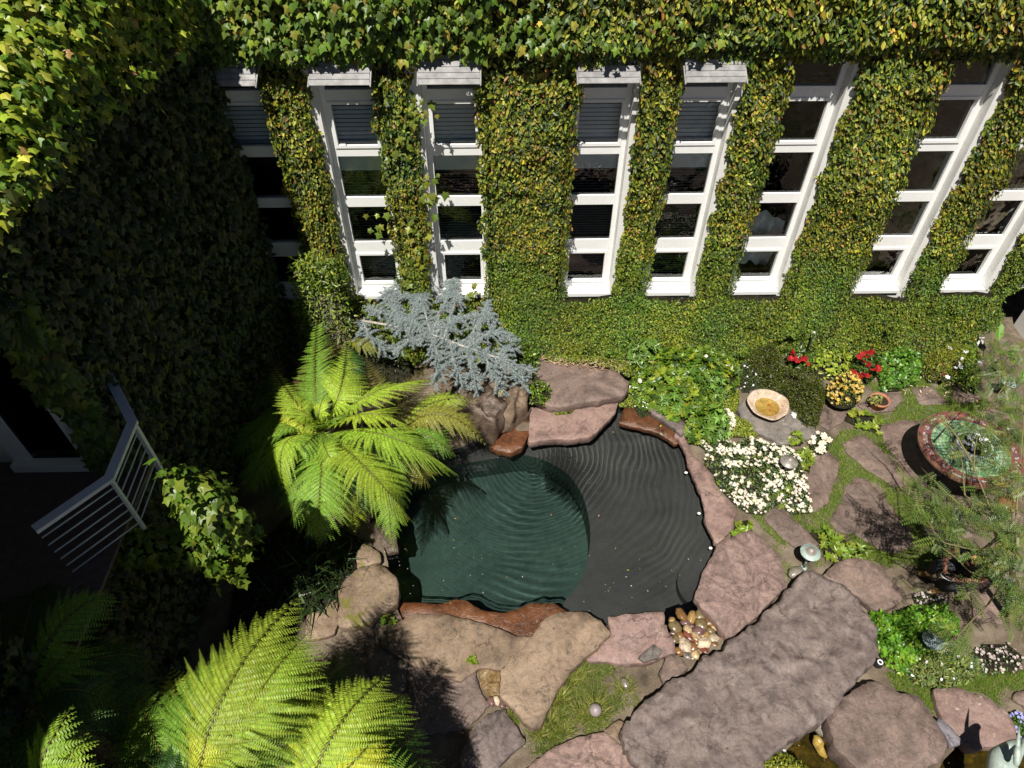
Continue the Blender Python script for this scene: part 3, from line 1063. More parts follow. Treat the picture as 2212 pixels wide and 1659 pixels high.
M['slate'] = rock_mat('blue grey slate', [(.10, .095, .115), (.19, .18, .21), (.25, .24, .27)], 1.2, 1.5)
M['wetdark'] = rock_mat('wet dark boulder', [(.05, .035, .025), (.13, .095, .07), (.24, .19, .15)], 3, 1.2, rough=.35, spec=.55)
M['crust'] = rock_mat('pink stone with cream crust', PINK, 1.1, 2.0, patch=((.50, .42, .33), 4.5, .60))
STONES = []
def slab(label, k, pts, ztop, thick, mat, amp=.05, rnd=.03, res=.14, relief=.012, rel_scale=2.5, tilt=(0, 0), reln=None, cat='stone slab', name='stone_slab', group=None):
    P = [Vector((p.x, p.y)) for p in GP(k, pts, ztop)]
    c = sum(P, Vector((0, 0))) / len(P)
    rnd = rnd * .7
    seed = c.x * 3.1 + c.y
    O = refine(P, .045, amp * 1.1, seed)
    STONES.append([(p.x, p.y) for p in O])
    def hz(x, y):
        e = tilt[0] * (x - c.x) + tilt[1] * (y - c.y)
        return e + relief * fbm(x, y, seed, rel_scale, 4) + (reln(x, y) if reln else 0)
    mb = MB()
    low = inset(O, .05 * min(1, thick / .2))
    if len(low) != len(O):
        low = O
    mid = [p + Vector((noise.noise(Vector((p.x * 9, p.y * 9, seed))), noise.noise(Vector((p.x * 9, p.y * 9, seed + 5))))) * min(.025, thick * .15) for p in O]
    r1 = inset(O, rnd * .25)
    r2 = inset(O, rnd)
    rings = [[(p.x, p.y, ztop - thick) for p in low],
             [(p.x, p.y, ztop - thick * .55 + hz(p.x, p.y) * .3) for p in mid],
             [(p.x, p.y, ztop - rnd * .8 + hz(p.x, p.y)) for p in O],
             [(p.x, p.y, ztop - rnd * .2 + hz(p.x, p.y)) for p in r1]]
    n = len(O)
    V = [v for r_ in rings for v in r_]
    F = []
    sg = sum(O[i].x * O[(i + 1) % n].y - O[(i + 1) % n].x * O[i].y for i in range(n)) > 0
    for a in range(3):
        for i in range(n):
            j = (i + 1) % n
            f = (a * n + i, a * n + j, (a + 1) * n + j, (a + 1) * n + i)
            F.append(f if sg else f[::-1])
    mb.add(V, F)
    xs_, ys_ = [p.x for p in r1], [p.y for p in r1]
    gp = []
    x = min(xs_)
    while x < max(xs_):
        y = min(ys_)
        while y < max(ys_):
            gp.append((x + random.uniform(-.2, .2) * res, y + random.uniform(-.2, .2) * res))
            y += res
        x += res
    gp = np.array(gp) if gp else np.zeros((0, 2))
    if len(gp):
        gp = gp[in_poly(gp[:, 0], gp[:, 1], r1)]
    if len(gp):
        gp = gp[edge_dist(gp[:, 0], gp[:, 1], r1) > min(.03, rnd)]
    V2, F2 = cdt_fill(r1, gp)
    ed = edge_dist(V2[:, 0], V2[:, 1], [(p.x, p.y) for p in r1])
    V2 = [(x, y, ztop - rnd * .2 * max(0, 1 - e / rnd) + hz(x, y)) for (x, y), e in zip(V2, ed)]
    mb.add(V2, F2)
    o = mb.build(name, mat, smooth=True, origin=(c.x, c.y, ztop - thick))
    me = o.data
    bm = bmesh.new()
    bm.from_mesh(me)
    bmesh.ops.remove_doubles(bm, verts=bm.verts, dist=.0008)
    bmesh.ops.recalc_face_normals(bm, faces=bm.faces)
    bm.to_mesh(me)
    bm.free()
    tag(o, label, cat, group, 'thing')
    return o

def giant_relief(x, y):
    q = Vector((x * 1.4, y * 1.4, 0))
    w = Vector((noise.noise(q * 1.3 + Vector((3, 1, 0))), noise.noise(q * 1.3 + Vector((9, 4, 2))), 0)) * .75
    a = noise.fractal(q * 1.6 + w * 1.6, .9, 2.1, 4)
    b = 1 - abs(noise.noise(q * 2.4 + w * 2.2)) * 2
    c = 1 - abs(noise.noise(q * 1.1 + w * 1.9 + Vector((4, 2, 7)))) * 2
    return .045 * a + .040 * c * c * c + .014 * b * b * b

# --- back of the pond
slab('flat brown lichen spotted slab below the ivy, above the pink ledge', 5, [(1340, 760), (1400, 690), (1560, 720), (1680, 735), (1900, 790), (1975, 860), (1940, 940), (1700, 975), (1520, 1010), (1400, 985), (1320, 930), (1300, 850)], .34, .26, M['lichen'], .04, .05)
slab('smooth pink ledge with a wet front edge over the water', 5, [(1345, 1010), (1480, 1010), (1720, 990), (1900, 975), (1880, 1050), (1735, 1200), (1600, 1215), (1450, 1218), (1330, 1235)], .13, .22, M['pink'], .02, .02)
slab('wet orange rock shelf at the far right end of the pond', 5, [(1950, 1010), (2060, 1000), (2200, 1085), (2330, 1180), (2260, 1250), (2130, 1170), (2000, 1140), (1900, 1105)], .02, .13, M['rust'], .03, .02)
slab('small dusky slab half hidden under the gardenia by the pond', 5, [(2080, 985), (2200, 1010), (2330, 1120), (2300, 1190), (2210, 1110), (2110, 1050)], .15, .16, M['purple'], .03, .02)
slab('pink stone at the pond edge below the gardenia', 's', [(860, 1500), (980, 1450), (1060, 1600), (1000, 1680), (860, 1640)], .08, .14, M['pink'], .03, .02)
slab('wet orange block under the little waterfall', 'r', [(480, 1390), (580, 1270), (860, 1120), (865, 1260), (820, 1420), (780, 1560), (640, 1610), (470, 1590), (380, 1530)], .02, .26, M['rust'], .03, .04, relief=.04)
def boulder(label, k, pts, ztop, h, mat, group=None):
    P = [Vector((p.x, p.y)) for p in GP(k, pts, ztop - h * .35)]
    c = sum(P, Vector((0, 0))) / len(P)
    O = refine(P, .06, .05, c.x * 2)
    STONES.append([(p.x, p.y) for p in O])
    n = len(O)
    mb = MB()
    V, F = [], []
    prof = [(1.0, -h), (1.05, -h * .7), (1.05, -h * .45), (1.01, -h * .2), (.93, -h * .08), (.8, -h * .02), (.6, 0), (.4, .02), (.2, .03), (.0, .03)]
    for s_, dz in prof:
        for i, p in enumerate(O):
            q = c + (p - c) * s_
            f = fbm(q.x, q.y, dz + c.x, 3.2, 5)
            V.append((q.x + .08 * f, q.y + .08 * fbm(q.y, q.x, dz, 4, 4), ztop + dz + .26 * h * f))
    for a in range(len(prof) - 1):
        for i in range(n):
            j = (i + 1) % n
            F.append((a * n + i, a * n + j, (a + 1) * n + j, (a + 1) * n + i))
    mb.add(V, F)
    o = mb.build('boulder', mat, smooth=True, origin=(c.x, c.y, ztop - h))
    bm = bmesh.new()
    bm.from_mesh(o.data)
    bmesh.ops.remove_doubles(bm, verts=bm.verts, dist=.0008)
    bmesh.ops.recalc_face_normals(bm, faces=bm.faces)
    bm.to_mesh(o.data)
    bm.free()
    return tag(o, label, 'boulder', group)
boulder('wet brown boulder in dappled shade under the blue cedar', 'r', [(20, 1080), (300, 880), (480, 960), (580, 1090), (540, 1220), (430, 1330), (250, 1260), (80, 1190)], .62, .7, M['wetdark'])
boulder('sunlit tan boulder wedged above the orange waterfall block', 'r', [(560, 940), (740, 900), (830, 1000), (800, 1110), (640, 1220), (540, 1230), (570, 1080)], .55, .6, M['tan'])
# --- right bank
slab('long pink coping stone along the right edge of the pond', 6, [(30, 1130), (95, 1190), (160, 1290), (240, 1380), (330, 1520), (420, 1620), (400, 1760), (300, 1850), (245, 1720), (215, 1580), (150, 1420), (100, 1260)], .07, .16, M['pink'], .025, .025)
slab('big mottled pink slab between the pond and the broad ridge stone', 9, [(300, 270), (400, 210), (510, 170), (600, 250), (680, 310), (720, 400), (735, 540), (620, 640), (500, 760), (375, 860), (240, 690), (165, 600), (180, 520), (250, 380)], .16, .26, M['mottle'], .03, .05, relief=.02)
slab('huge rippled sandstone slab crossing the lower right of the garden', 9, [(860, 455), (760, 540), (640, 640), (540, 750), (440, 820), (330, 900), (200, 1000), (60, 1090), (-40, 1170), (-220, 1330), (-310, 1420), (-310, 1520), (-160, 1680), (-100, 1850), (430, 1880), (720, 1520), (820, 1440), (960, 1350), (1110, 1190), (1240, 1070), (1310, 960), (1290, 850), (1250, 700), (1180, 600), (1060, 520), (950, 450)], .33, .5, M['purple'], .065, .06, res=.045, relief=.015, reln=giant_relief)
slab('flat brown flagstone tucked behind the rippled slab', 9, [(960, 470), (1040, 380), (1160, 350), (1250, 370), (1380, 470), (1450, 560), (1430, 640), (1330, 700), (1240, 650), (1180, 590), (1080, 520)], .16, .2, M['brown'], .03, .03)
slab('rounded brown slab overhanging the brook', 9, [(1110, 1220), (1190, 1130), (1300, 1110), (1410, 1180), (1560, 1210), (1650, 1330), (1690, 1430), (1745, 1530), (1640, 1640), (1560, 1720), (1250, 1720), (1120, 1600), (1020, 1500), (975, 1340)], .26, .45, M['brown'], .04, .06, relief=.03)
slab('pale crusted slab carrying the bird shadow', 9, [(1650, 1170), (1780, 1160), (1950, 1210), (2090, 1290), (2150, 1370), (2180, 1490), (1980, 1530), (1900, 1550), (1820, 1470), (1700, 1360), (1660, 1260)], .12, .3, M['crust'], .03, .03)
slab('blue grey slate wedge between two slabs', 9, [(1680, 1350), (1740, 1390), (1840, 1500), (1760, 1525), (1720, 1450), (1670, 1380)], .16, .2, M['slate'], .015, .015)
slab('brown flagstone at the frame edge beyond the crusted slab', 9, [(2150, 1220), (2240, 1160), (2400, 1200), (2400, 1330), (2240, 1330)], .06, .1, M['brown'])
# --- front bank
slab('wet rust ledge along the near edge of the pond', 0, [(855, 1300), (955, 1302), (985, 1294), (1010, 1298), (1040, 1318), (1090, 1322), (1150, 1300), (1200, 1302), (1228, 1322), (1190, 1390), (1120, 1385), (1080, 1370), (1030, 1350), (960, 1340), (870, 1335)], -.03, .3, M['rust'], .02, .03, relief=.02)
slab('broad tan slab behind the rust ledge, half in fern shade', 8, [(480, 760), (600, 690), (800, 685), (960, 720), (1060, 760), (1190, 800), (1260, 830), (1400, 820), (1350, 980), (1200, 1050), (1020, 1030), (900, 1120), (600, 1010), (400, 880)], .09, .16, M['tan'], .02, .02)
slab('long tan stone lying like a tongue from the pond to the grass', 8, [(1500, 670), (1700, 670), (1780, 720), (1862, 800), (1760, 900), (1640, 1010), (1500, 1200), (1410, 1390), (1355, 1410), (1300, 1360), (1150, 1200), (1155, 1050), (1250, 940), (1370, 820), (1440, 700)], .26, .32, M['tan'], .03, .06, relief=.02)
slab('layered pink slab beside the tongue shaped stone', 8, [(1835, 710), (1930, 690), (2100, 680), (2185, 675), (2190, 760), (2250, 850), (2260, 940), (2190, 960), (2060, 1000), (1880, 1000), (1700, 980), (1720, 940), (1800, 860), (1850, 780)], .13, .22, M['pink'], .02, .03)
slab('grey chip of rock by the pebble heap', 8, [(2020, 960), (2120, 870), (2180, 920), (2160, 970), (2060, 990)], .19, .1, M['grey'], .02, .02)
slab('small grey brown stone below the pebbles', 9, [(-10, 960), (60, 950), (130, 1030), (60, 1090), (-20, 1140), (-60, 1060)], .15, .18, M['brown'], .02, .04)
slab('mossy tan block at the left corner of the pond', 8, [(140, 540), (160, 480), (240, 410), (360, 365), (450, 400), (510, 470), (515, 620), (400, 690), (330, 760), (135, 770)], .22, .3, M['moss'], .03, .05, relief=.02)
slab('narrow mossy stone under the fern tip', 8, [(240, 330), (290, 240), (400, 300), (405, 360), (260, 400)], .14, .2, M['moss'], .03, .03)
slab('grey green slab in shade by the big fern', 8, [(-60, 660), (60, 600), (130, 560), (130, 760), (110, 820), (-80, 860)], .1, .15, M['moss'], .02, .03)
slab('dark square flagstone lost in fern shade', 8, [(600, 990), (720, 940), (900, 1020), (1010, 1040), (1030, 1180), (1100, 1270), (960, 1400), (700, 1460), (560, 1450), (580, 1200)], .06, .1, M['brown'])
slab('shaded slab lower left of the grass patch', 8, [(900, 1570), (1060, 1330), (1180, 1290), (1240, 1370), (1310, 1490), (1220, 1580), (1100, 1680), (900, 1720)], .09, .14, M['purple'], .03, .03)
slab('rough pink rippled stone at the bottom edge', 8, [(1290, 1690), (1380, 1580), (1560, 1500), (1700, 1450), (1830, 1420), (1990, 1580), (2080, 1780), (1290, 1800)], .12, .2, M['mottle'], .03, .03, relief=.035, res=.07)
slab('small tan stone under the rippled slab edge', 8, [(1800, 1430), (1900, 1350), (1960, 1380), (1900, 1440), (1940, 1530), (1880, 1520)], .1, .15, M['tan'], .02, .02)
slab('dark rim stone along the fern side of the pond', 0, [(835, 1195), (800, 1130), (820, 1060), (860, 1020), (905, 1000), (880, 1050), (850, 1110), (862, 1190)], .02, .16, M['wetdark'], .03, .03)
slab('shaded slab between the big fern and the square flagstone', 8, [(300, 900), (420, 900), (560, 1000), (560, 1180), (420, 1260), (330, 1060)], .04, .08, M['brown'])
# --- flagstones of the path
FL = [
 ('narrow flagstone beside the white azaleas', 6, [(850, 1480), (890, 1300), (1000, 1270), (1060, 1330), (1055, 1410), (1010, 1520), (1000, 1600), (900, 1650)]),
 ('long sunny flagstone pointing at the round table', 6, [(1075, 1220), (1200, 1170), (1260, 1200), (1340, 1280), (1420, 1370), (1490, 1430), (1480, 1480), (1400, 1490), (1290, 1420), (1150, 1330)]),
 ('large flagstone under the tree shadow', 6, [(1000, 1710), (1060, 1600), (1110, 1490), (1160, 1425), (1220, 1440), (1340, 1560), (1440, 1690), (1510, 1780), (1530, 1860), (1430, 1910), (1300, 1880), (1180, 1800), (1050, 1770)]),
 ('flagstone just below the pot of yellow flowers', 6, [(920, 1060), (1000, 960), (1090, 980), (1140, 1010), (1090, 1090), (1000, 1140), (940, 1100)]),
 ('flagstone carrying the clay pot', 6, [(1170, 980), (1360, 900), (1440, 910), (1460, 960), (1400, 1020), (1250, 1040)]),
 ('reddish flagstone in the lawn, nearest the flower bed', 6, [(1510, 880), (1640, 870), (1730, 960), (1720, 980), (1560, 985)]),
 ('flagstone with dry leaves, right of the reddish one', 6, [(1745, 890), (1800, 870), (1900, 900), (1960, 960), (1800, 975)]),
 ('flagstone partly under the green tiled table', 6, [(1310, 1120), (1430, 1080), (1580, 1075), (1700, 1200), (1750, 1400), (1560, 1480), (1440, 1330), (1360, 1260)]),
 ('flagstone between the azaleas and the path lamp', 9, [(590, 90), (620, 20), (700, 10), (770, 110), (890, 210), (930, 280), (790, 290), (700, 225), (620, 150)]),
 ('flagstone in the deep shadow beneath the table', 6, [(1500, 1530), (1620, 1500), (1840, 1560), (1900, 1640), (1760, 1720), (1560, 1640)]),
 ('small flagstone in leafy shade by the sitting person', 9, [(1600, 160), (1700, 60), (1860, 40), (1900, 160), (1760, 260), (1640, 260)]),
 ('broken flagstone at the right frame edge above the alyssum', 9, [(1960, 330), (2080, 260), (2230, 330), (2230, 470), (2030, 480)]),
 ('flagstone under dense leaves right of the sitting person', 9, [(2010, 70), (2140, 30), (2260, 130), (2230, 240), (2040, 230)]),
 ('flagstone in leaf shade below the garden chair', 9, [(1880, 560), (2060, 530), (2150, 640), (2080, 770), (1900, 730)]),
 ('flagstone between the table shadow and the sitting person', 6, [(1560, 1690), (1700, 1750), (1840, 1700), (1900, 1800), (1760, 1870), (1600, 1800)]),
 ('flagstone at the right under the feathery tree', 6, [(1900, 1010), (2060, 1000), (2180, 1080), (2160, 1180), (2010, 1120)]),
]
for lab, k, pts in FL:
    slab(lab, k, pts, .03, .06, M['brown'], .035, .015, relief=.006, cat='flagstone', name='flagstone', group='flagstones of the garden path')
slab('grey weathered rock carrying the clay bird bath', 6, [(440, 980), (520, 890), (680, 870), (800, 960), (820, 1080), (910, 1110), (930, 1190), (820, 1200), (700, 1230), (560, 1150), (440, 1050)], .10, .16, M['grey'], .04, .05, relief=.03)
# ------------------------------------------------------------------ tree ferns
M['fern'] = leaf_mat('fern fronds', .45, .33, .4, (1.35, 1.25, .35))
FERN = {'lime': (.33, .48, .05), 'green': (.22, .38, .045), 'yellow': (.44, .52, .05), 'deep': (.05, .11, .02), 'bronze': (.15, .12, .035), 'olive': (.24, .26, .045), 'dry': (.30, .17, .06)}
def frond_mesh(mb, A, C, B, wid, col, n=26, droop=.30, roll=0.0, sp=.021, start=.03, gap=.08):
    """A base, C control, B tip of the midrib; wid = longest pinna"""
    A, C, B = np.array(A), np.array(C), np.array(B)
    up = np.array((0., 0., 1.))
    base = np.array(FERN[col]) * random.uniform(.82, 1.15) * np.array((random.uniform(.9, 1.12), 1, 1))
    rib = []
    L0 = np.linalg.norm(C - A) + np.linalg.norm(B - C)
    for i in range(15):
        u = i / 14
        rib.append(tuple((1 - u) ** 2 * A + 2 * u * (1 - u) * C + u * u * B))
    mb.tube(rib, [.011 * (1 - .8 * i / 14) for i in range(15)], 5, (.16, .15, .03))
    P, X, N, S, K = [], [], [], [], []
    for i in range(n):
        u = start + (1 - start) * (i + .5) / n
        p = (1 - u) ** 2 * A + 2 * u * (1 - u) * C + u * u * B
        t = 2 * (1 - u) * (C - A) + 2 * u * (B - C)
        t /= np.linalg.norm(t)
        sd = np.cross(t, up)
        sd /= np.linalg.norm(sd) + 1e-9
        nn = np.cross(sd, t)
        if roll:
            sd, nn = sd * math.cos(roll) + nn * math.sin(roll), nn * math.cos(roll) - sd * math.sin(roll)
        pr = min(1., (.42 + u * 1.6)) * (1 - max(0, (u - .38) / .62) ** 1.55)
        ln = max(.03, wid * pr * random.uniform(.84, 1.10))
        ang = R(14 + 40 * u ** 1.3 + random.gauss(0, 3.5))
        for sg in (-1, 1):
            d = sd * sg * math.cos(ang) + t * math.sin(ang)
            m = max(3, int(ln / sp))
            v = (np.arange(m) + .6) / m
            dr = droop * random.uniform(.6, 1.6)
            pts = p + d * (ln * v)[:, None] - up * (dr * ln * v * v)[:, None] + t * (.16 * ln * v * v)[:, None]
            tan = np.gradient(pts, axis=0) if m > 1 else np.tile(d, (m, 1))
            tan /= np.linalg.norm(tan, axis=1, keepdims=True) + 1e-9
            pn = nn[None, :] - tan * np.sum(nn[None, :] * tan, axis=1, keepdims=True)
            pn /= np.linalg.norm(pn, axis=1, keepdims=True) + 1e-9
            cr = np.cross(tan, pn)
            pl = np.minimum(.20 * ln + .012, gap * .80) * (1 - .90 * v ** 2.4) * np.minimum(1, .55 + v * 4)
            for s2 in (-1, 1):
                X.append(cr * s2 * .90 + tan * .44 - up * .10)
                P.append(pts)
                N.append(pn + RNG.normal(0, .10, (m, 3)) + cr * s2 * .22)
                S.append(pl)
                K.append(np.full(m, random.gauss(0, .05)))
            mb.tube([tuple(q) for q in pts[::max(1, m // 4)]] + [tuple(pts[-1])], .0028, 3, base * .75, cap=False)
    P, X, N, S, K = map(np.concatenate, (P, X, N, S, K))
    c = base * np.exp(RNG.normal(0, .10, (len(P), 1)) + K[:, None]) * (1 + RNG.normal(0, .04, (len(P), 3)))
    T = ([(0, 0, 0), (.2, -.20, .03), (.65, -.16, .0), (1, 0, -.06), (.65, .16, 0), (.2, .20, .03)], [(0, 1, 2, 3), (0, 3, 4, 5)])
    mb.inst(T, P, X, N, S, np.clip(c, .004, .8))

def fern(label, crown, fronds, trunk=True):
    """fronds: (base px, mid px, tip px, z base, z mid, z tip, width, colour, roll)"""
    c = G(*crown[:2], crown[2])
    e = empty('tree_fern', (c.x, c.y, 0), label, 'fern')
    if trunk:
        mb = MB()
        mb.tube([(c.x, c.y, 0), (c.x + .02, c.y, c.z * .5), (c.x, c.y, c.z - .12)], [.12, .10, .07], 10, (.05, .035, .02))
        mb.build('trunk', M['bark'], e)
    for f in fronds:
        b, m, t, zb, zm, zt, w, col = f[:8]
        roll = f[8] if len(f) > 8 else 0.
        A, Mm, B = G(*b, zb), G(*m, zm), G(*t, zt)
        C = Mm * 2 - (A + B) * .5                                   # the curve passes through the mid point
        L = (Mm - A).length + (B - Mm).length
        mb = MB()
        frond_mesh(mb, A, C, B, w, col, n=max(12, int(L / .070)), gap=L * .95 / max(12, int(L / .070)), roll=roll)
        mb.build('frond', M['fern'], e)
    return e
M['bark'] = plain_mat('fibrous bark', (.06, .042, .028), .9, .2, var=.5, scale=12, bumpv=.9, bscale=30)

fern('big sunlit tree fern whose lime fronds lean over the dark end of the pond', (690, 935, 1.35), [
    ((700, 935), (692, 1045), (686, 1184), 1.4, 1.80, 1.00, .56, 'green', .15),
    ((705, 940), (795, 1015), (893, 1130), 1.4, 1.95, .95, .60, 'lime', .40),
    ((720, 935), (850, 945), (992, 1030), 1.4, 2.10, 1.00, .62, 'lime', .45),
    ((710, 925), (800, 893), (893, 930), 1.5, 2.15, 1.55, .52, 'yellow', .55),
    ((715, 915), (820, 842), (940, 822), 1.4, 2.05, 1.25, .58, 'lime', .50),
    ((705, 905), (738, 830), (748, 735), 1.4, 2.05, 1.35, .48, 'lime', -.35),
    ((690, 910), (680, 795), (690, 647), 1.4, 1.75, 1.25, .48, 'green', .30),
    ((680, 920), (640, 870), (575, 775), 1.3, 1.75, 1.05, .42, 'lime', -.40),
    ((680, 940), (612, 965), (620, 1078), 1.4, 1.85, 1.00, .52, 'lime', -.45),
    ((680, 935), (600, 925), (558, 1000), 1.3, 1.65, 1.00, .46, 'green', -.5),
    ((690, 915), (660, 850), (650, 720), 1.2, 1.45, 1.05, .44, 'bronze', 0),
    ((700, 950), (745, 1040), (765, 1150), 1.0, 1.2, .6, .46, 'yellow', .2),
    ((690, 950), (645, 1050), (630, 1130), 1.0, 1.2, .6, .46, 'green', -.2),
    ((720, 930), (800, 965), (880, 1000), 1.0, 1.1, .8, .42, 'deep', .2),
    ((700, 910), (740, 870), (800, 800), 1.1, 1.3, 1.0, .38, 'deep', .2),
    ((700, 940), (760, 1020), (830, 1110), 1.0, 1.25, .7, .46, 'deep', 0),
    ((690, 935), (630, 900), (600, 850), 1.4, 1.7, 1.3, .30, 'yellow', .6),
    ((690, 925), (665, 895), (625, 880), 1.6, 1.95, 1.75, .26, 'lime', -.6),
    ((695, 930), (720, 905), (765, 893), 1.6, 2.0, 1.85, .26, 'green', .6),
    ((695, 935), (705, 975), (730, 1010), 1.6, 1.95, 1.7, .28, 'lime', -.5),
    ((688, 935), (660, 960), (640, 985), 1.6, 1.9, 1.7, .26, 'green', .5),
    ((692, 925), (690, 885), (705, 850), 1.6, 2.0, 1.85, .24, 'yellow', .5),
    ((692, 930), (675, 920), (655, 935), 1.6, 1.9, 1.85, .20, 'lime', -.4),
    ((695, 930), (705, 945), (722, 950), 1.6, 1.9, 1.9, .20, 'green', .4),
])
fern('younger olive tree fern tucked below the blue cedar', (870, 925, 1.0), [
    ((872, 925), (960, 895), (1050, 962), 1.0, 1.30, .80, .40, 'olive'),
    ((872, 920), (940, 868), (1028, 864), 1.0, 1.25, .95, .36, 'lime'),
    ((870, 930), (930, 945), (985, 985), 1.0, 1.15, .75, .34, 'green'),
    ((868, 915), (880, 850), (925, 785), 1.0, 1.25, 1.0, .38, 'bronze'),
    ((862, 915), (820, 840), (790, 770), 1.0, 1.20, .9, .36, 'bronze'),
    ((872, 935), (900, 1000), (930, 1050), 1.0, 1.05, .6, .34, 'olive'),
    ((860, 930), (840, 1050), (852, 1190), 1.0, 1.15, .40, .38, 'green'),
    ((860, 930), (800, 1000), (790, 1130), 1.0, 1.1, .5, .38, 'deep'),
])
fern('small bronze fern beside the wall under the second window', (745, 720, .9), [
    ((745, 730), (765, 680), (790, 640), .9, 1.15, 1.0, .30, 'bronze'),
    ((740, 735), (700, 700), (640, 690), .9, 1.15, .9, .32, 'bronze'),
    ((750, 735), (790, 740), (840, 760), .9, 1.05, .8, .30, 'olive'),
    ((740, 740), (700, 760), (650, 790), .9, 1.1, .8, .34, 'bronze'),
    ((745, 745), (760, 790), (770, 840), .9, 1.05, .6, .30, 'deep'),
])
fern('fern at the foot of the side wing, sunk in deep shade', (600, 860, .7), [
    ((600, 860), (540, 800), (470, 790), .7, 1.0, .8, .42, 'deep'),
    ((600, 865), (530, 860), (460, 890), .7, 1.0, .75, .42, 'deep'),
    ((600, 870), (550, 930), (480, 985), .7, 1.0, .65, .44, 'green'),
    ((605, 875), (570, 980), (520, 1070), .7, .95, .55, .44, 'green'),
    ((608, 875), (610, 980), (590, 1100), .7, .9, .5, .42, 'deep'),
    ((600, 850), (580, 780), (562, 715), .7, 1.0, .9, .32, 'bronze'),
])
fern('towering lime tree fern in the front, fronds reaching to the pond corner', (420, 1720, 2.7), [
    ((425, 1700), (500, 1470), (657, 1283), 2.7, 3.25, 2.75, .60, 'lime'),
    ((440, 1690), (570, 1480), (674, 1360), 2.7, 3.20, 2.65, .52, 'lime'),
    ((450, 1700), (560, 1510), (710, 1421), 2.7, 3.10, 2.55, .56, 'lime', -.25),
    ((430, 1700), (500, 1520), (590, 1370), 2.7, 2.85, 2.35, .50, 'lime', .35),
    ((450, 1705), (590, 1560), (700, 1500), 2.6, 2.75, 2.2, .46, 'green', -.3),
    ((410, 1700), (420, 1560), (455, 1440), 2.7, 2.8, 2.4, .46, 'lime', .4),
    ((400, 1700), (430, 1540), (500, 1390), 2.7, 2.95, 2.6, .55, 'green'),
    ((390, 1700), (330, 1590), (300, 1480), 2.7, 2.9, 2.5, .45, 'green'),
    ((420, 1710), (440, 1620), (455, 1580), 2.7, 3.05, 2.9, .28, 'yellow'),
    ((400, 1720), (310, 1640), (235, 1560), 2.7, 2.9, 2.4, .45, 'deep'),
    ((410, 1700), (390, 1560), (370, 1440), 2.7, 2.6, 2.2, .5, 'lime'),
    ((450, 1710), (540, 1620), (610, 1560), 2.6, 2.6, 2.2, .48, 'deep'),
])
fern('second front tree fern with golden inner fronds at the bottom edge', (650, 1760, 2.2), [
    ((655, 1750), (730, 1570), (842, 1456), 2.2, 2.65, 2.15, .55, 'lime'),
    ((660, 1755), (760, 1650), (822, 1578), 2.2, 2.6, 2.25, .36, 'yellow'),
    ((670, 1760), (790, 1690), (872, 1645), 2.2, 2.55, 2.15, .40, 'yellow'),
    ((645, 1750), (670, 1580), (705, 1480), 2.2, 2.55, 2.2, .42, 'yellow'),
    ((640, 1755), (600, 1620), (600, 1540), 2.2, 2.5, 2.1, .48, 'lime'),
    ((660, 1750), (800, 1560), (880, 1500), 2.0, 2.1, 1.5, .45, 'green'),
    ((670, 1760), (840, 1640), (900, 1560), 2.0, 2.0, 1.3, .45, 'deep'),
    ((680, 1770), (850, 1700), (960, 1640), 2.0, 1.9, 1.2, .45, 'deep'),
    ((650, 1750), (700, 1500), (760, 1400), 2.0, 1.9, 1.2, .42, 'deep'),
    ((640, 1755), (560, 1680), (520, 1660), 2.2, 2.5, 2.3, .35, 'lime'),
    ((670, 1770), (800, 1725), (905, 1715), 2.2, 2.5, 2.2, .55, 'green'),  # this and the rest: fronds below the frame, added to shadow the stones
    ((670, 1780), (810, 1770), (940, 1780), 2.2, 2.5, 2.1, .60, 'green'),
    ((670, 1790), (800, 1820), (920, 1870), 2.2, 2.4, 2.0, .60, 'green'),
    ((665, 1765), (770, 1735), (860, 1725), 1.9, 2.1, 1.9, .60, 'deep'),
    ((665, 1775), (760, 1790), (850, 1830), 1.9, 2.1, 1.9, .60, 'deep'),
    ((660, 1760), (720, 1700), (800, 1690), 1.8, 2.0, 1.8, .55, 'deep'),
])
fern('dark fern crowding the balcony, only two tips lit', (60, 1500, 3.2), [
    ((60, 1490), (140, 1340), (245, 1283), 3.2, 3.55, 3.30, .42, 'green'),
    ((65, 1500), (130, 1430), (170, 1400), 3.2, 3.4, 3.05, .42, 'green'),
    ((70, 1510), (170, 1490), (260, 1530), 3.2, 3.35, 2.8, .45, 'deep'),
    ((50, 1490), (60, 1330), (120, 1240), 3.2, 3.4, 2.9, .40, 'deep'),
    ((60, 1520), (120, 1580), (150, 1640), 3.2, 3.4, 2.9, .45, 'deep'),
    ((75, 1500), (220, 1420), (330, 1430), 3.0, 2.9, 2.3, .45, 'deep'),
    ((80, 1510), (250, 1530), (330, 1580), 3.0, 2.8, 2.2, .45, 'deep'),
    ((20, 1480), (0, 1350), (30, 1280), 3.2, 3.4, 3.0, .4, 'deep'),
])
fern('lime fern tip rising at the lower left corner', (60, 1760, 3.3), [
    ((65, 1740), (90, 1640), (158, 1523), 3.3, 3.75, 3.75, .30, 'lime'),
    ((70, 1750), (120, 1670), (190, 1580), 3.3, 3.7, 3.6, .30, 'lime'),
    ((75, 1760), (140, 1700), (205, 1640), 3.3, 3.7, 3.5, .30, 'lime'),
    ((60, 1750), (20, 1640), (10, 1560), 3.3, 3.5, 3.1, .4, 'deep'),
])

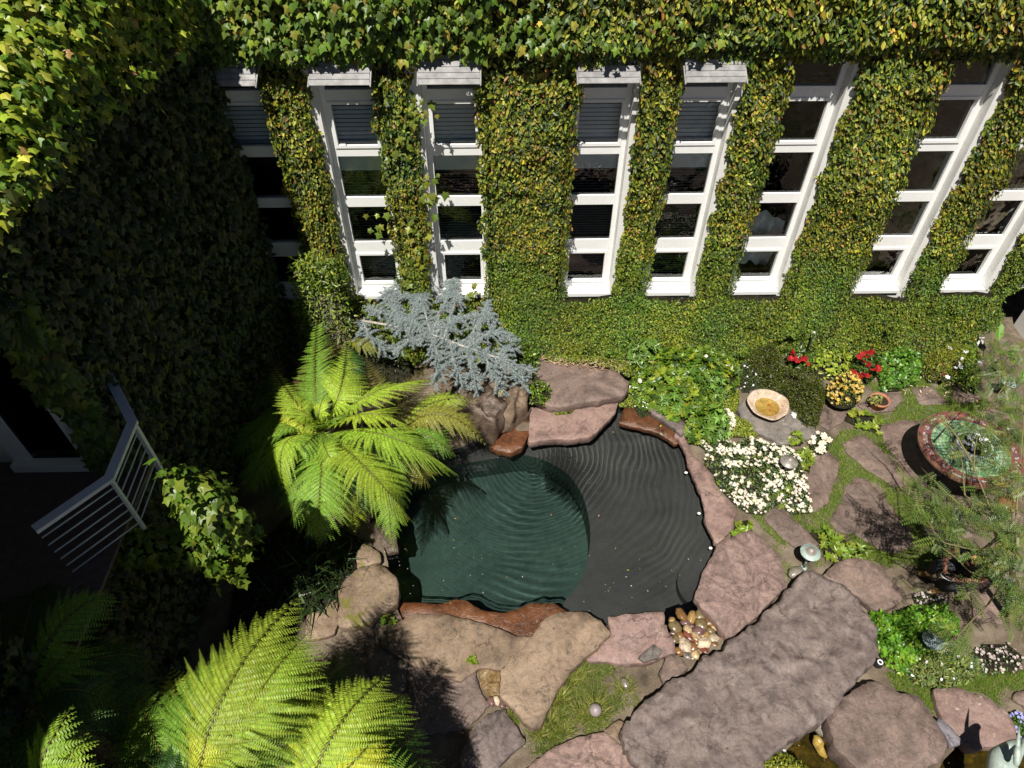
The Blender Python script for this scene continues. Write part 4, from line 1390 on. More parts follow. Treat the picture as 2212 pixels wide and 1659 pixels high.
# ------------------------------------------------------------------ weeping blue cedar
M['cedar'] = leaf_mat('blue cedar needles', .5, .08, .35, (.9, 1, .8))
M['palewood'] = plain_mat('bleached branch', (.42, .38, .33), .8, .2, var=.25, scale=20)
cb = G(800, 700, 1.0)
cedar = empty('blue_cedar', (cb.x, cb.y, 0), 'silvery blue weeping cedar sprawling between the wall and the waterfall boulders', 'conifer')
def zc5(x, y):
    return (683.6 + .3434 * x, 531.7 + .3434 * y)
spine = [G(*zc5(*p), z) for p, z in (((290, 470), 1.25), ((560, 515), 1.35), ((720, 555), 1.35), ((950, 640), 1.25), ((1160, 710), 1.05), ((1330, 780), .80), ((1425, 815), .62))]
mb = MB()
mb.tube([(cb.x - .1, cb.y - .1, 0), (cb.x - .05, cb.y, .7), spine[0]], [.07, .05, .03], 8)
mb.tube(spine, [.025, .024, .022, .02, .017, .013, .007], 7)
sub = [(((560, 515), (640, 330), (760, 180), (835, 100)), (1.35, 1.5, 1.6, 1.65)),
       (((720, 555), (800, 380), (850, 220), (915, 190)), (1.35, 1.5, 1.55, 1.5)),
       (((560, 515), (480, 400), (430, 300), (600, 190)), (1.35, 1.45, 1.5, 1.5)),
       (((950, 640), (1000, 500), (1060, 420), (1075, 350)), (1.25, 1.35, 1.4, 1.35)),
       (((950, 640), (1090, 540), (1180, 560), (1250, 600)), (1.25, 1.3, 1.2, 1.1)),
       (((720, 555), (620, 480), (480, 440), (330, 390)), (1.35, 1.45, 1.4, 1.3)),
       (((720, 555), (900, 450), (1060, 430), (1140, 480)), (1.35, 1.45, 1.4, 1.25)),
       (((290, 470), (330, 560), (400, 620), (420, 690)), (1.25, 1.15, 1.0, .8)),
       (((720, 555), (760, 680), (770, 780), (740, 870)), (1.35, 1.25, 1.0, .75)),
       (((840, 600), (860, 720), (900, 820), (930, 900)), (1.3, 1.2, .95, .7)),
       (((950, 640), (970, 760), (1000, 860), (1020, 940)), (1.25, 1.15, .9, .62)),
       (((1060, 670), (1090, 780), (1150, 860), (1160, 920)), (1.15, 1.05, .85, .62)),
       (((1160, 710), (1220, 770), (1270, 830), (1310, 890)), (1.05, .95, .8, .62)),
       (((1160, 710), (1190, 650), (1230, 640), (1260, 650)), (1.05, 1.05, .95, .85)),
       (((640, 535), (600, 600), (520, 640), (470, 660)), (1.3, 1.25, 1.1, .95)),
       (((720, 555), (660, 330), (560, 300), (480, 290)), (1.35, 1.5, 1.5, 1.45)),
       (((800, 580), (880, 330), (860, 300), (830, 280)), (1.35, 1.5, 1.5, 1.45))]
branches = [spine]
for ps, zs_ in sub:
    b = [G(*zc5(*p), z) for p, z in zip(ps, zs_)]
    branches.append(b)
    mb.tube(b, [.014, .011, .008, .004], 5)
mb.build('branch', M['palewood'], cedar, smooth=True)
def along(b, u):
    f = u * (len(b) - 1)
    i = min(len(b) - 2, int(f))
    return b[i].lerp(b[i + 1], f - i)
P, X, N, S = [], [], [], []
def tufts(pts):
    for q in pts:
        k = 34
        v = RNG.normal(0, 1, (k, 3))
        v[:, 2] = np.abs(v[:, 2]) * .9 - .25
        v /= np.linalg.norm(v, axis=1, keepdims=True)
        P.append(np.tile(np.array(q), (k, 1)) + RNG.normal(0, .006, (k, 3)))
        X.append(v)
        N.append(RNG.normal(0, 1, (k, 3)) + (0, -.3, .8))
        S.append(RNG.uniform(.013, .032, k))
for bi, b in enumerate(branches):
    L = sum((b[i + 1] - b[i]).length for i in range(len(b) - 1))
    nb = int(L / .0155)
    for k in range(nb):
        u = (k + random.random()) / nb
        if bi == 0 and (u < .10 or u > .88 or .18 < u < .36):
            continue
        s0 = along(b, u)
        a = random.uniform(0, 2 * math.pi)
        d = Vector((math.cos(a), math.sin(a), random.uniform(.0, .45)))
        ln = random.uniform(.10, .34) * (1.0 if bi else .8) * (1.1 - .5 * u)
        pts, p, st = [], Vector(s0), .024
        for j in range(int(ln / st)):
            d.z -= .085
            p = p + d.normalized() * st
            pts.append(tuple(p))
        tufts(pts)
    tufts([tuple(along(b, (k + .5) / (nb * 1.5))) for k in range(int(nb * 1.5))] if bi else [])
P, X, N, S = map(np.concatenate, (P, X, N, S))
mb = MB()
mb.inst(([(0, -.075, 0), (0, .075, 0), (1, .03, 0), (1, -.03, 0)], [(0, 1, 2, 3)]), P, X, N, S, palette(len(P), [(.31, .37, .38), (.46, .51, .515), (.14, .19, .19), (.22, .27, .22), (.12, .12, .07)], (4, 2.2, 2.4, 1, .5), .22))
mb.build('needles', M['cedar'], cedar)
M['cone'] = plain_mat('brown cone', (.16, .10, .07), .8, .2, var=.3, scale=40)
for p, z in (((890, 385), 1.55), ((1020, 405), 1.5), ((785, 430), 1.58)):
    q = G(*zc5(*p), z)
    mb = MB()
    mb.lathe([(0, 0), (.022, .012), (.026, .035), (.02, .06), (.006, .078), (0, .08)], q, 10)
    mb.build('cone', M['cone'], cedar, smooth=True)

# ------------------------------------------------------------------ feathery tree at the right
M['feather'] = leaf_mat('feathery pinnate leaves', .42, .25, .4)
M['twig'] = plain_mat('green brown twig', (.17, .15, .06), .7, .3, var=.3, scale=20)
tb = G(2170, 1330, 0)
tree = empty('feathery_tree', (tb.x, tb.y, 0), 'airy tree with fine pinnate leaves spreading above the tiled table', 'tree')
mb = MB()
tt = G(2190, 1180, 1.7)
mb.tube([tb, tb.lerp(tt, .5) + Vector((.06, .03, 0)), tt], [.05, .042, .034], 9)
mb.build('trunk', M['bark'], tree, smooth=True)
TB = [(((2190, 1180), (2140, 1100), (2100, 1000), (2120, 900)), (1.7, 2.1, 2.4, 2.6)),
      (((2190, 1180), (2200, 1050), (2210, 930), (2215, 800)), (1.7, 2.1, 2.4, 2.5)),
      (((2140, 1100), (2085, 1080), (2078, 990), (2060, 950)), (2.1, 2.2, 2.3, 2.3)),
      (((2190, 1180), (2110, 1190), (2030, 1170), (1985, 1090)), (1.7, 2.0, 2.2, 2.2)),
      (((2190, 1180), (2120, 1130), (2040, 1060), (1990, 1010)), (1.7, 2.0, 2.2, 2.1)),
      (((2170, 1250), (2140, 1300), (2080, 1360), (2050, 1400)), (1.2, 1.5, 1.6, 1.5)),
      (((2190, 1180), (2215, 1220), (2225, 1300), (2200, 1400)), (1.7, 2.0, 2.1, 1.9)),
      (((2170, 1250), (2100, 1240), (2060, 1200), (2030, 1180)), (1.2, 1.6, 1.9, 2.0)),
      (((2190, 1180), (2240, 1080), (2260, 960), (2240, 860)), (1.7, 2.3, 2.7, 2.8)),
      (((2100, 1000), (2060, 930), (2020, 900), (1990, 890)), (2.4, 2.5, 2.5, 2.3)),
      (((2120, 900), (2150, 860), (2180, 820), (2160, 770)), (2.3, 2.2, 2.0, 1.8))]
P, X, N, S = [], [], [], []
COMP = ([], [])
for i in range(8):
    x = .10 + i * .115
    for sgn in (-1, 1):
        b = len(COMP[0])
        l = .26 * (1 - .35 * (i / 7) ** 2)
        COMP[0].extend([(x, sgn * .008, 0), (x - .010, sgn * l * .5, .03), (x + .05, sgn * l, 0), (x + .066, sgn * l * .45, .02)])
        COMP[1].append((b, b + 1, b + 2, b + 3))
b = len(COMP[0])
COMP[0].extend([(0, -.006, 0), (0, .006, 0), (1, 0, -.03)])
COMP[1].append((b, b + 1, b + 2))
for ps, zs_ in TB:
    bz = [G(*p, z) for p, z in zip(ps, zs_)]
    mb = MB()
    mb.tube([along(bz, k / 8) for k in range(9)], [.015 * (1 - .78 * k / 8) for k in range(9)], 6)
    mb.build('branch', M['twig'], tree, smooth=True)
CL = [('t', q) for q in ((900, 480, 110, 16), (1250, 470, 180, 22), (1580, 560, 180, 34), (1800, 800, 220, 48), (1950, 1100, 220, 44), (2100, 700, 200, 46), (1450, 820, 200, 14), (1850, 300, 240, 44), (2080, 480, 200, 40),
      (600, 1320, 120, 20), (780, 1500, 130, 22), (1020, 1600, 150, 28), (1350, 1250, 180, 12), (1700, 1330, 200, 26), (2050, 1380, 200, 36), (1900, 1580, 200, 34), (1500, 1560, 160, 16))]
CL += [('g', q) for q in ((1850, 930, 160, 26), (1800, 1180, 220, 40), (2050, 1150, 200, 36), (2100, 850, 150, 24), (2050, 1550, 220, 40))]
CL += [('p', q) for q in ((800, 120, 170, 30), (1100, 130, 190, 38), (1180, 350, 160, 34), (1420, 260, 170, 28), (1650, 150, 200, 34), (1900, 280, 230, 40), (2050, 560, 230, 40), (1350, 690, 120, 12), (1750, 850, 150, 18), (2050, 980, 230, 38), (1900, 1230, 130, 12), (1400, 1370, 120, 9), (2120, 1430, 180, 22), (1000, 560, 90, 9))]
CL += [('9', q) for q in ((1790, 830, 90, 26), (1860, 960, 70, 12), (2150, 640, 90, 22), (2190, 760, 60, 12))]
for kk, (x, y, r_, n) in CL:
    kk = 9 if kk == '9' else kk
    for _ in range(int(n * (.32 if kk == 't' and x < 1750 else (.62 if kk == 't' else .95)))):
        a = random.uniform(0, 6.28)
        d_ = r_ * math.sqrt(random.random()) * 1.15
        z = random.uniform(1.5, 2.5) if kk in ('t', 'p') else random.uniform(.9, 1.7)
        q = G(*ZC(kk, [(x + d_ * math.cos(a), y + d_ * math.sin(a))])[0], z)
        P.append(q)
        X.append((random.gauss(-.35, .7), random.gauss(-.1, .7), random.gauss(-.15, .3)))
        N.append((random.gauss(0, .3), random.gauss(-.15, .3), 1))
        S.append(random.uniform(.16, .26))
mb = MB()
mb.inst(COMP, P, X, N, np.array(S), palette(len(P), [(.09, .14, .028), (.13, .18, .036), (.06, .10, .03), (.19, .21, .045)], (3, 3, 2, 1), .18))
mb.build('crown', M['feather'], tree)
# ------------------------------------------------------------------ low plants
M['leaf'] = leaf_mat('garden leaves', .36, .25, .5)
M['petal'] = leaf_mat('petals', .6, .2, .2, (1, 1, 1))
M['bladeg'] = leaf_mat('grass blades', .5, .25, .3)
def mound_fn(poly, h, lump=.25, lsc=5., seed=0.):
    xs, ys = [p[0] for p in poly], [p[1] for p in poly]
    t = sample_poly(poly, 300)
    dm = max(.02, edge_dist(t[:, 0], t[:, 1], poly).max())
    def f(x, y):
        d = np.minimum(1, edge_dist(np.atleast_1d(x), np.atleast_1d(y), poly) / (dm * .75))
        nz = np.array([fbm(a, b, seed, lsc, 3) for a, b in zip(np.atleast_1d(x), np.atleast_1d(y))])
        return h * (np.sqrt(d) * (1 + lump * nz) * .85 + .15)
    return f
def px_poly(k, pts, z=0.):
    return [(p.x, p.y) for p in GP(k, pts, z)]
def plant(name, label, cat, k, pts, h, n, size, tmpl, cols, wts, zb=0., lump=.3, lsc=5., up=.9, jit=.5, mat='leaf', kind=None, group=None, core=True, whorl=0, parent=None, below=.35):
    poly = px_poly(k, pts, zb + h * .55)
    f = mound_fn(poly, h, lump, lsc, len(label) * .37)
    q = sample_poly(poly, n)
    hz = f(q[:, 0], q[:, 1])
    e = .03
    hx = (f(q[:, 0] + e, q[:, 1]) - f(q[:, 0] - e, q[:, 1])) / (2 * e)
    hy = (f(q[:, 0], q[:, 1] + e) - f(q[:, 0], q[:, 1] - e)) / (2 * e)
    Nn = np.column_stack([-hx, -hy, np.full(n, 1.)])
    Nn /= np.linalg.norm(Nn, axis=1, keepdims=True)
    P = np.column_stack([q, zb + hz * (1 - below * RNG.random(n) ** 1.7)])
    mb = MB()
    if core:                                                       # stems and earth beneath the leaves
        s_ = sample_poly(poly, max(20, n // 40))
        V, F = cdt_fill([Vector(p) for p in poly], s_)
        hh = f(V[:, 0], V[:, 1])
        mb.add([(a, b, zb + max(0.004, c * .55)) for (a, b), c in zip(V, hh)], F, (.016, .02, .007), 1)
    if whorl:                                                      # leaves in rosettes
        k2 = whorl
        ang = np.tile(np.arange(k2) * 2 * math.pi / k2, n) + np.repeat(RNG.uniform(0, 6.28, n), k2) + RNG.normal(0, .15, n * k2)
        ax = jitter_dirs(n, Nn * up + np.array((0, 0, .3)), .22)
        t1 = np.cross(ax, jitter_dirs(n, (.3, .9, .1), .2))
        t1 /= np.linalg.norm(t1, axis=1, keepdims=True)
        t2 = np.cross(ax, t1)
        ax, t1, t2 = (np.repeat(a, k2, axis=0) for a in (ax, t1, t2))
        D = t1 * np.cos(ang)[:, None] + t2 * np.sin(ang)[:, None] + ax * .35
        NN = ax - .45 * (t1 * np.cos(ang)[:, None] + t2 * np.sin(ang)[:, None])
        c = np.repeat(palette(n, cols, wts, .14), k2, axis=0) * np.exp(RNG.normal(0, .1, (n * k2, 1)))
        mb.inst(tmpl, np.repeat(P, k2, axis=0), D, NN, size * np.exp(RNG.normal(0, .18, n * k2)), np.clip(c, .003, .9))
    else:
        mb.inst(tmpl, P, jitter_dirs(n, (0, 0, .15), 1.), jitter_dirs(n, Nn * up, jit), size * np.exp(RNG.normal(0, .22, n)), palette(n, cols, wts, .2))
    o = mb.build(name, [M[mat], M['stem_shade']], parent)
    if parent is None:
        tag(o, label, cat, group, kind)
    return o, poly, f
def blooms(parent, poly, f, n, r, cols, petals=6, zb=0., name='flower', pts=None, tilt=.35, cup=.25):
    q = np.array(pts) if pts is not None else sample_poly(poly, n)
    hz = f(q[:, 0], q[:, 1]) if f else np.full(len(q), 0.)
    out = None
    for i, ((x, y), z) in enumerate(zip(q, hz)):
        mb = MB()
        rr = r * random.uniform(.75, 1.2)
        a = np.arange(petals) * 2 * math.pi / petals + random.random() * 6
        ax = Vector((random.gauss(0, tilt), random.gauss(-.25, tilt), 1)).normalized()
        t1 = ax.orthogonal().normalized()
        t2 = ax.cross(t1)
        D = [t1 * math.cos(b) + t2 * math.sin(b) + ax * cup for b in a]
        NN = [ax - (t1 * math.cos(b) + t2 * math.sin(b)) * cup for b in a]
        T = ([(0, 0, 0), (.45, -.32, .02), (.95, -.2, 0), (.95, .2, 0), (.45, .32, .02)], [(0, 1, 2, 3, 4)])
        mb.inst(T, np.zeros((petals, 3)), D, NN, rr, palette(petals, cols, [1] * len(cols), .07))
        o = mb.build(name, M['petal'])
        o.parent = parent
        o.location = Vector((x, y, zb + z + .012)) - (Vector(parent.location) if parent.type == 'EMPTY' else Vector((0, 0, 0)))
    return out

LIME = [(.25, .30, .03), (.32, .34, .035), (.18, .25, .025)]
GARD = [(.085, .16, .014), (.14, .22, .018), (.22, .27, .022), (.05, .10, .014)]
MINT = [(.14, .26, .04), (.18, .31, .05), (.11, .20, .035)]
o, gp_, gf = plant('gardenia_shrub', 'broad glossy yellow green shrub between the brown slab and the bird bath', 'shrub', 's', [(250, 640), (420, 480), (700, 380), (1000, 300), (1400, 330), (1700, 420), (1770, 700), (1700, 950), (1520, 1050), (1450, 1250), (1520, 1400), (1500, 1560), (1300, 1640), (1080, 1600), (1000, 1420), (740, 1330), (600, 1200), (440, 1150), (330, 1020), (250, 900)], .55, 1150, .085, LEAF_OVAL, GARD, (3, 4, 2, 2), whorl=6, lump=.5, lsc=3.5)
blooms(o, gp_, gf, 0, .05, [(.8, .72, .58), (.85, .8, .72)], 7, pts=[(p.x, p.y) for p in GP('s', [(1270, 605), (1290, 835), (395, 795), (315, 825), (262, 790), (1600, 610), (280, 605)], .5)])
for lab, pts, n in (('soft mid green mint clump against the fig wall', [(230, 520), (330, 420), (560, 300), (680, 420), (640, 560), (450, 640), (330, 640)], 60),
                    ('soft green mint in the middle of the gardenia', [(940, 900), (1100, 760), (1240, 880), (1420, 850), (1540, 950), (1480, 1060), (1200, 1060), (1020, 1030)], 75),
                    ('soft green mint over the pond end of the gardenia', [(620, 1150), (760, 1060), (980, 1090), (1010, 1240), (960, 1290), (760, 1250)], 50),
                    ('soft green mint beside the white azaleas', [(1230, 1290), (1400, 1260), (1600, 1400), (1600, 1560), (1400, 1620), (1260, 1480)], 60)):
    plant('mint_clump', lab, 'herb', 's', pts, .62, n, .10, LEAF_LONG, MINT, (2, 2, 1), whorl=8, lump=.3, group='mint clumps in the gardenia')
plant('yew_mound', 'dense dark yellowish yew spreading behind the bird bath', 'shrub', 6, [(500, 600), (640, 610), (740, 690), (740, 750), (860, 760), (960, 810), (995, 900), (970, 1000), (940, 1090), (860, 1090), (790, 1010), (750, 910), (640, 890), (590, 830), (520, 760), (480, 680)], .50, 9000, .040, LEAF_LONG, [(.055, .075, .010), (.10, .12, .012), (.16, .16, .018), (.03, .045, .008)], (3, 3, 1.2, 2), lump=.5, lsc=5)
for lab, k, pts, n in (('lime creeping groundcover between the gardenia and the bird bath', 's', [(1520, 960), (1650, 950), (1750, 1010), (1740, 1250), (1650, 1330), (1750, 1370), (2020, 1430), (2060, 1560), (1980, 1640), (1650, 1640), (1560, 1450), (1480, 1250)], 3800),
                       ('lime creeping groundcover along the back of the brown slab', 5, [(1400, 690), (1520, 670), (1740, 690), (1960, 720), (2010, 800), (1960, 820), (1880, 770), (1700, 730), (1540, 735), (1450, 715)], 1800),
                       ('lime creeping groundcover trailing off the corner of the slab', 's', [(80, 1170), (200, 1000), (320, 980), (400, 1060), (540, 1160), (440, 1220), (300, 1230), (120, 1230)], 1300),
                       ('lime sprigs growing in the crack above the pink ledge', 5, [(1480, 1050), (1560, 1010), (1640, 1000), (1600, 1050), (1520, 1060)], 260)):
    plant('creeping_groundcover', lab, 'groundcover', k, pts, .07, n, .026, LEAF_OVAL, LIME, (2, 1.5, 2), lump=.8, lsc=8, zb=.02 if k == 's' else (.33 if n > 1000 else .12), kind='thing')
for lab, k, pts, n, nf in (('wispy white daisies between gardenia and yew', 's', [(1720, 500), (1950, 480), (2000, 700), (2150, 880), (2080, 1000), (1800, 1000), (1700, 850)], 900, 30),
                          ('wispy white daisies trailing over the orange rock', 's', [(250, 1000), (420, 1000), (560, 1100), (540, 1290), (420, 1360), (330, 1270)], 500, 20)):
    o, pp, ff = plant('daisy_clump', lab, 'flowers', k, pts, .18, n, .035, LEAF_LONG, [(.06, .11, .025), (.10, .15, .04)], (1, 1), jit=.9)
    blooms(o, pp, ff, nf, .018, [(.85, .85, .83)], 8, cup=.1)
o, pp, ff = plant('lime_leaf_plant', 'bright lime plant with soft rounded leaves between the red flowers', 'plant', 6, [(880, 650), (960, 620), (1080, 640), (1160, 700), (1140, 790), (1050, 800), (950, 770), (880, 720)], .38, 420, .085, LEAF_OVAL, [(.27, .33, .03), (.2, .28, .03), (.33, .36, .05)], (2, 2, 1), jit=.35)
for lab, pts, fl in (('red azalea left of the lime leaved plant', [(730, 660), (800, 630), (880, 680), (900, 740), (820, 740), (750, 720)], [(775, 665), (790, 690), (760, 690), (840, 695), (815, 705), (870, 725), (775, 650), (800, 705), (850, 690)]),
                     ('red azalea right of the lime leaved plant, in fullest bloom', [(1130, 680), (1240, 630), (1310, 640), (1340, 740), (1290, 790), (1240, 830), (1140, 830), (1130, 760)], [(1190, 680), (1215, 660), (1240, 655), (1270, 650), (1290, 660), (1220, 710), (1250, 730), (1290, 745), (1305, 760), (1280, 765), (1150, 770), (1170, 790), (1195, 800), (1220, 790), (1150, 790), (1185, 815), (1310, 745), (1225, 680), (1255, 670), (1240, 800)])):
    o, pp, ff = plant('red_azalea', lab, 'flowers', 6, pts, .42, 500, .06, LEAF_OVAL, [(.05, .11, .014), (.08, .15, .02), (.12, .18, .02)], (2, 2, 1), jit=.5)
    blooms(o, pp, None, 0, .062, [(.36, .012, .016), (.46, .022, .025), (.22, .008, .012)], 6, zb=.38, pts=[(p.x, p.y) for p in GP(6, fl, .42)], tilt=.5)
plant('parsley_bush', 'fresh green leafy clump right of the red azalea', 'plant', 6, [(1320, 640), (1420, 600), (1550, 610), (1590, 700), (1560, 820), (1450, 860), (1340, 860), (1320, 760)], .40, 1500, .06, LEAF_LOBED, [(.065, .16, .02), (.11, .24, .028), (.2, .3, .035)], (2, 3, 1.4), lump=.6)
plant('dill_clump', 'feathery yellow green herb at the end of the flower bed', 'herb', 6, [(1555, 700), (1640, 610), (1800, 610), (1880, 700), (1780, 800), (1640, 800)], .46, 3000, .045, LEAF_LONG, [(.20, .22, .025), (.30, .30, .03), (.12, .18, .03)], (2, 2, 1), lump=.6, jit=.9)
o, pp, ff = plant('white_petunia', 'leafy green plant with a few white blooms near the garden tap', 'flowers', 'g', [(1150, 860), (1380, 840), (1500, 1000), (1620, 1250), (1560, 1430), (1400, 1420), (1280, 1330), (1180, 1100)], .40, 1300, .055, LEAF_OVAL, [(.10, .19, .02), (.17, .25, .03), (.22, .27, .03)], (2, 2, 1), lump=.6)
blooms(o, pp, None, 0, .05, [(.85, .85, .86)], 6, zb=.36, pts=[(p.x, p.y) for p in GP('g', [(1310, 1020), (1270, 1085), (1285, 1135), (1220, 1155), (1100, 1290), (1570, 1080), (1370, 920), (1135, 870)], .38)])
blooms(o, pp, None, 0, .04, [(.16, .008, .03)], 6, zb=.36, pts=[(p.x, p.y) for p in GP('g', [(1237, 1085), (1050, 1245), (1045, 1100)], .38)])
# yellow flowers in a clay pot
M['clay'] = plain_mat('terracotta', (.40, .17, .09), .8, .25, var=.2, scale=14, bumpv=.2)
M['earth'] = plain_mat('potting earth', (.035, .025, .018), .95, .1, var=.5, scale=40, bumpv=.9)
def clay_pot(x, y, r, h, label):
    e = empty('clay_pot', (x, y, 0), label, 'plant pot')
    mb = MB()
    mb.lathe([(r * .62, .035), (r * .66, .032), (r * .92, h * .75), (r * 1.04, h * .76), (r * 1.06, h), (r * .94, h), (r * .9, h * .8), (r * .6, .05)], (x, y, 0), 28)
    mb.build('pot', M['clay'], e, smooth=True)
    mb = MB()
    mb.lathe([(r * .915, h * .86), (r * .5, h * .89), (.001, h * .88)], (x, y, 0), 20)
    mb.build('earth', M['earth'], e, smooth=True)
    return e
p = G(*ZC(6, [(1100, 930)])[0], .12)
clay_pot(p.x, p.y + .05, .17, .22, 'clay pot almost hidden under the ball of yellow flowers')
yp = [(1110 + 115 * math.cos(a), 880 + 95 * math.sin(a)) for a in np.linspace(0, 6.283, 16, endpoint=False)]
o, pp, ff = plant('yellow_flower_ball', 'round ball of golden yellow flowers beside the clay pots', 'flowers', 6, yp, .34, 500, .05, LEAF_OVAL, [(.12, .16, .02), (.2, .2, .03)], (1, 1), zb=.18)
blooms(o, pp, ff, 98, .036, [(.60, .40, .05), (.68, .50, .14), (.48, .28, .03), (.6, .46, .2)], 6, zb=.16, cup=.5)
p = G(*ZC(6, [(1290, 1000)])[0], .02)
clay_pot(p.x, p.y, .165, .24, 'open clay pot with a few pale green seedlings')
sp = [(1290 + 48 * math.cos(a), 950 + 30 * math.sin(a)) for a in np.linspace(0, 6.283, 12, endpoint=False)]
plant('pot_seedlings', 'pale yellow green seedlings growing in the open clay pot', 'plant', 6, sp, .09, 110, .045, LEAF_OVAL, [(.30, .33, .08), (.2, .26, .05), (.36, .3, .1)], (2, 2, 1), zb=.215, core=False, jit=.7)

# white azaleas
AZ = [(160, 1190), (300, 1170), (420, 1210), (520, 1170), (640, 1210), (740, 1230), (830, 1290), (855, 1400), (885, 1540), (895, 1640), (780, 1650), (700, 1580), (600, 1650), (500, 1640), (400, 1570), (310, 1500), (290, 1400), (230, 1340), (240, 1250)]
o, pp, ff = plant('white_azalea', 'low mass of creamy white azaleas around the copper lamp', 'flowers', 6, AZ, .20, 2600, .055, LEAF_LONG, [(.10, .17, .06), (.15, .21, .10), (.17, .22, .03), (.07, .13, .02)], (2, 2, 1.5, 1), lump=.5, zb=.02)
WHITE = [(.76, .69, .56), (.80, .76, .67), (.72, .58, .42)]
blooms(o, pp, ff, 98, .039, WHITE, 5, zb=.02, cup=.6)
mb = MB()
q = sample_poly(pp, 1500)
hz = ff(q[:, 0], q[:, 1])
for (x, y), z in zip(q, hz):
    if fbm(x, y, 4., 4.0, 3) < .06:
        continue
    a = np.arange(5) * 1.2566 + random.random() * 6
    D = np.column_stack([np.cos(a), np.sin(a), np.full(5, .3)])
    mb.inst(LEAF_OVAL, np.tile((x, y, z + .03), (5, 1)), D, np.column_stack([-np.cos(a) * .3, -np.sin(a) * .3 - .2, np.ones(5)]), random.uniform(.020, .035), palette(5, WHITE, (2, 3, 1), .05))
tag(mb.build('blossom', M['petal'], o), kind='stuff')
o, pp, ff = plant('white_azalea', 'small separate cluster of white azaleas by the path, right of the large mass', 'flowers', 6, [(880, 1190), (930, 1150), (1000, 1190), (1010, 1240), (960, 1290), (890, 1290)], .16, 160, .05, LEAF_LONG, [(.10, .17, .06), (.15, .2, .05)], (1, 1))
blooms(o, pp, ff, 18, .062, WHITE, 6)
o, pp, ff = plant('white_azalea', 'small cluster of white azaleas at the edge of the gardenia', 'flowers', 's', [(1450, 1340), (1540, 1290), (1640, 1350), (1680, 1480), (1620, 1570), (1540, 1480)], .22, 120, .05, LEAF_LONG, [(.10, .17, .06), (.15, .2, .05)], (1, 1))
blooms(o, pp, ff, 18, .06, WHITE, 6)

WEED = [(.17, .24, .02), (.23, .28, .03), (.12, .19, .02)]
for lab, k, pts, n in (('yellow green weeds in the joint below the yellow flowers', 6, [(1100, 1070), (1130, 1010), (1240, 1020), (1330, 1090), (1320, 1160), (1200, 1120)], 26),
                       ('yellow green weeds between bird bath rock and azaleas', 6, [(730, 1180), (800, 1140), (850, 1180), (830, 1230), (760, 1230)], 14),
                       ('yellow green weeds at the right rim of the azaleas', 6, [(800, 1270), (880, 1250), (900, 1310), (880, 1400), (850, 1380)], 16),
                       ('big yellow green weeds in the path beside the verdigris lamp', 9, [(880, 190), (960, 160), (1050, 200), (1160, 270), (1250, 290), (1240, 360), (1180, 400), (1060, 370), (980, 340), (950, 260)], 60),
                       ('yellow green weeds at the tip of the long pink coping', 9, [(390, 220), (430, 120), (500, 110), (520, 160), (440, 220)], 14),
                       ('yellow green leaves under the azaleas near the flagstone', 6, [(680, 1500), (760, 1460), (780, 1560), (720, 1620), (660, 1580)], 14),
                       ('weeds growing out of the crack by the mossy block', 8, [(400, 720), (440, 700), (500, 710), (470, 740), (410, 750)], 5),
                       ('small weed in the shade by the gravel gap', 8, [(930, 990), (980, 950), (1020, 990), (1000, 1030), (950, 1020)], 6)):
    plant('garden_weed', lab, 'weed', k, pts, .10, n, .075, LEAF_OVAL, WEED, (2, 2, 1), whorl=6, lump=.4, zb=.03)
plant('parsley_bush', 'bright parsley clump in front of the sitting person, beside the rippled slab', 'plant', 9, [(1275, 670), (1400, 690), (1540, 640), (1690, 620), (1810, 700), (1830, 800), (1720, 850), (1620, 930), (1560, 1010), (1480, 1060), (1400, 1000), (1330, 920), (1280, 800)], .38, 2600, .055, LEAF_LOBED, [(.06, .17, .014), (.12, .27, .02), (.22, .34, .03)], (2, 3, 1.5), lump=.6)
o, pp, ff = plant('pale_herb', 'pale grassy herb with tiny white flowers below the parsley', 'herb', 9, [(1450, 1020), (1600, 930), (1760, 930), (1950, 1000), (1920, 1090), (1720, 1160), (1560, 1130)], .22, 1700, .06, LEAF_LONG, [(.14, .20, .06), (.2, .25, .07), (.24, .26, .05)], (2, 2, 1), lump=.5, jit=.8)
blooms(o, pp, ff, 14, .022, [(.85, .85, .83)], 7)
for lab, k, pts, n in (('white and mauve alyssum behind the parsley', 9, [(1520, 580), (1590, 555), (1730, 600), (1720, 650), (1620, 640), (1540, 630)], 40),
                      ('white and mauve alyssum at the right frame edge', 9, [(1870, 950), (1960, 880), (2120, 880), (2220, 960), (2200, 1060), (2000, 1080), (1900, 1040)], 70)):
    o, pp, ff = plant('alyssum', lab, 'flowers', k, pts, .12, 200, .03, LEAF_OVAL, [(.09, .14, .04), (.12, .1, .08)], (2, 1))
    blooms(o, pp, ff, n, .022, [(.60, .56, .48), (.52, .50, .42), (.30, .17, .22)], 6)
o, pp, ff = plant('lime_shrub', 'lime shrub with white daisies at the bottom edge beside the brook', 'shrub', 9, [(430, 1660), (560, 1580), (650, 1545), (760, 1560), (860, 1630), (920, 1740), (430, 1760)], .32, 3000, .034, LEAF_OVAL, [(.22, .24, .025), (.30, .30, .04), (.13, .17, .02)], (2, 2, 1.5), lump=.7)
blooms(o, pp, None, 0, .022, [(.85, .85, .83)], 8, zb=.3, pts=[(p.x, p.y) for p in GP(9, [(465, 1605), (545, 1585), (565, 1590), (600, 1552), (600, 1615), (550, 1625), (720, 1555), (505, 1615)], .3)])
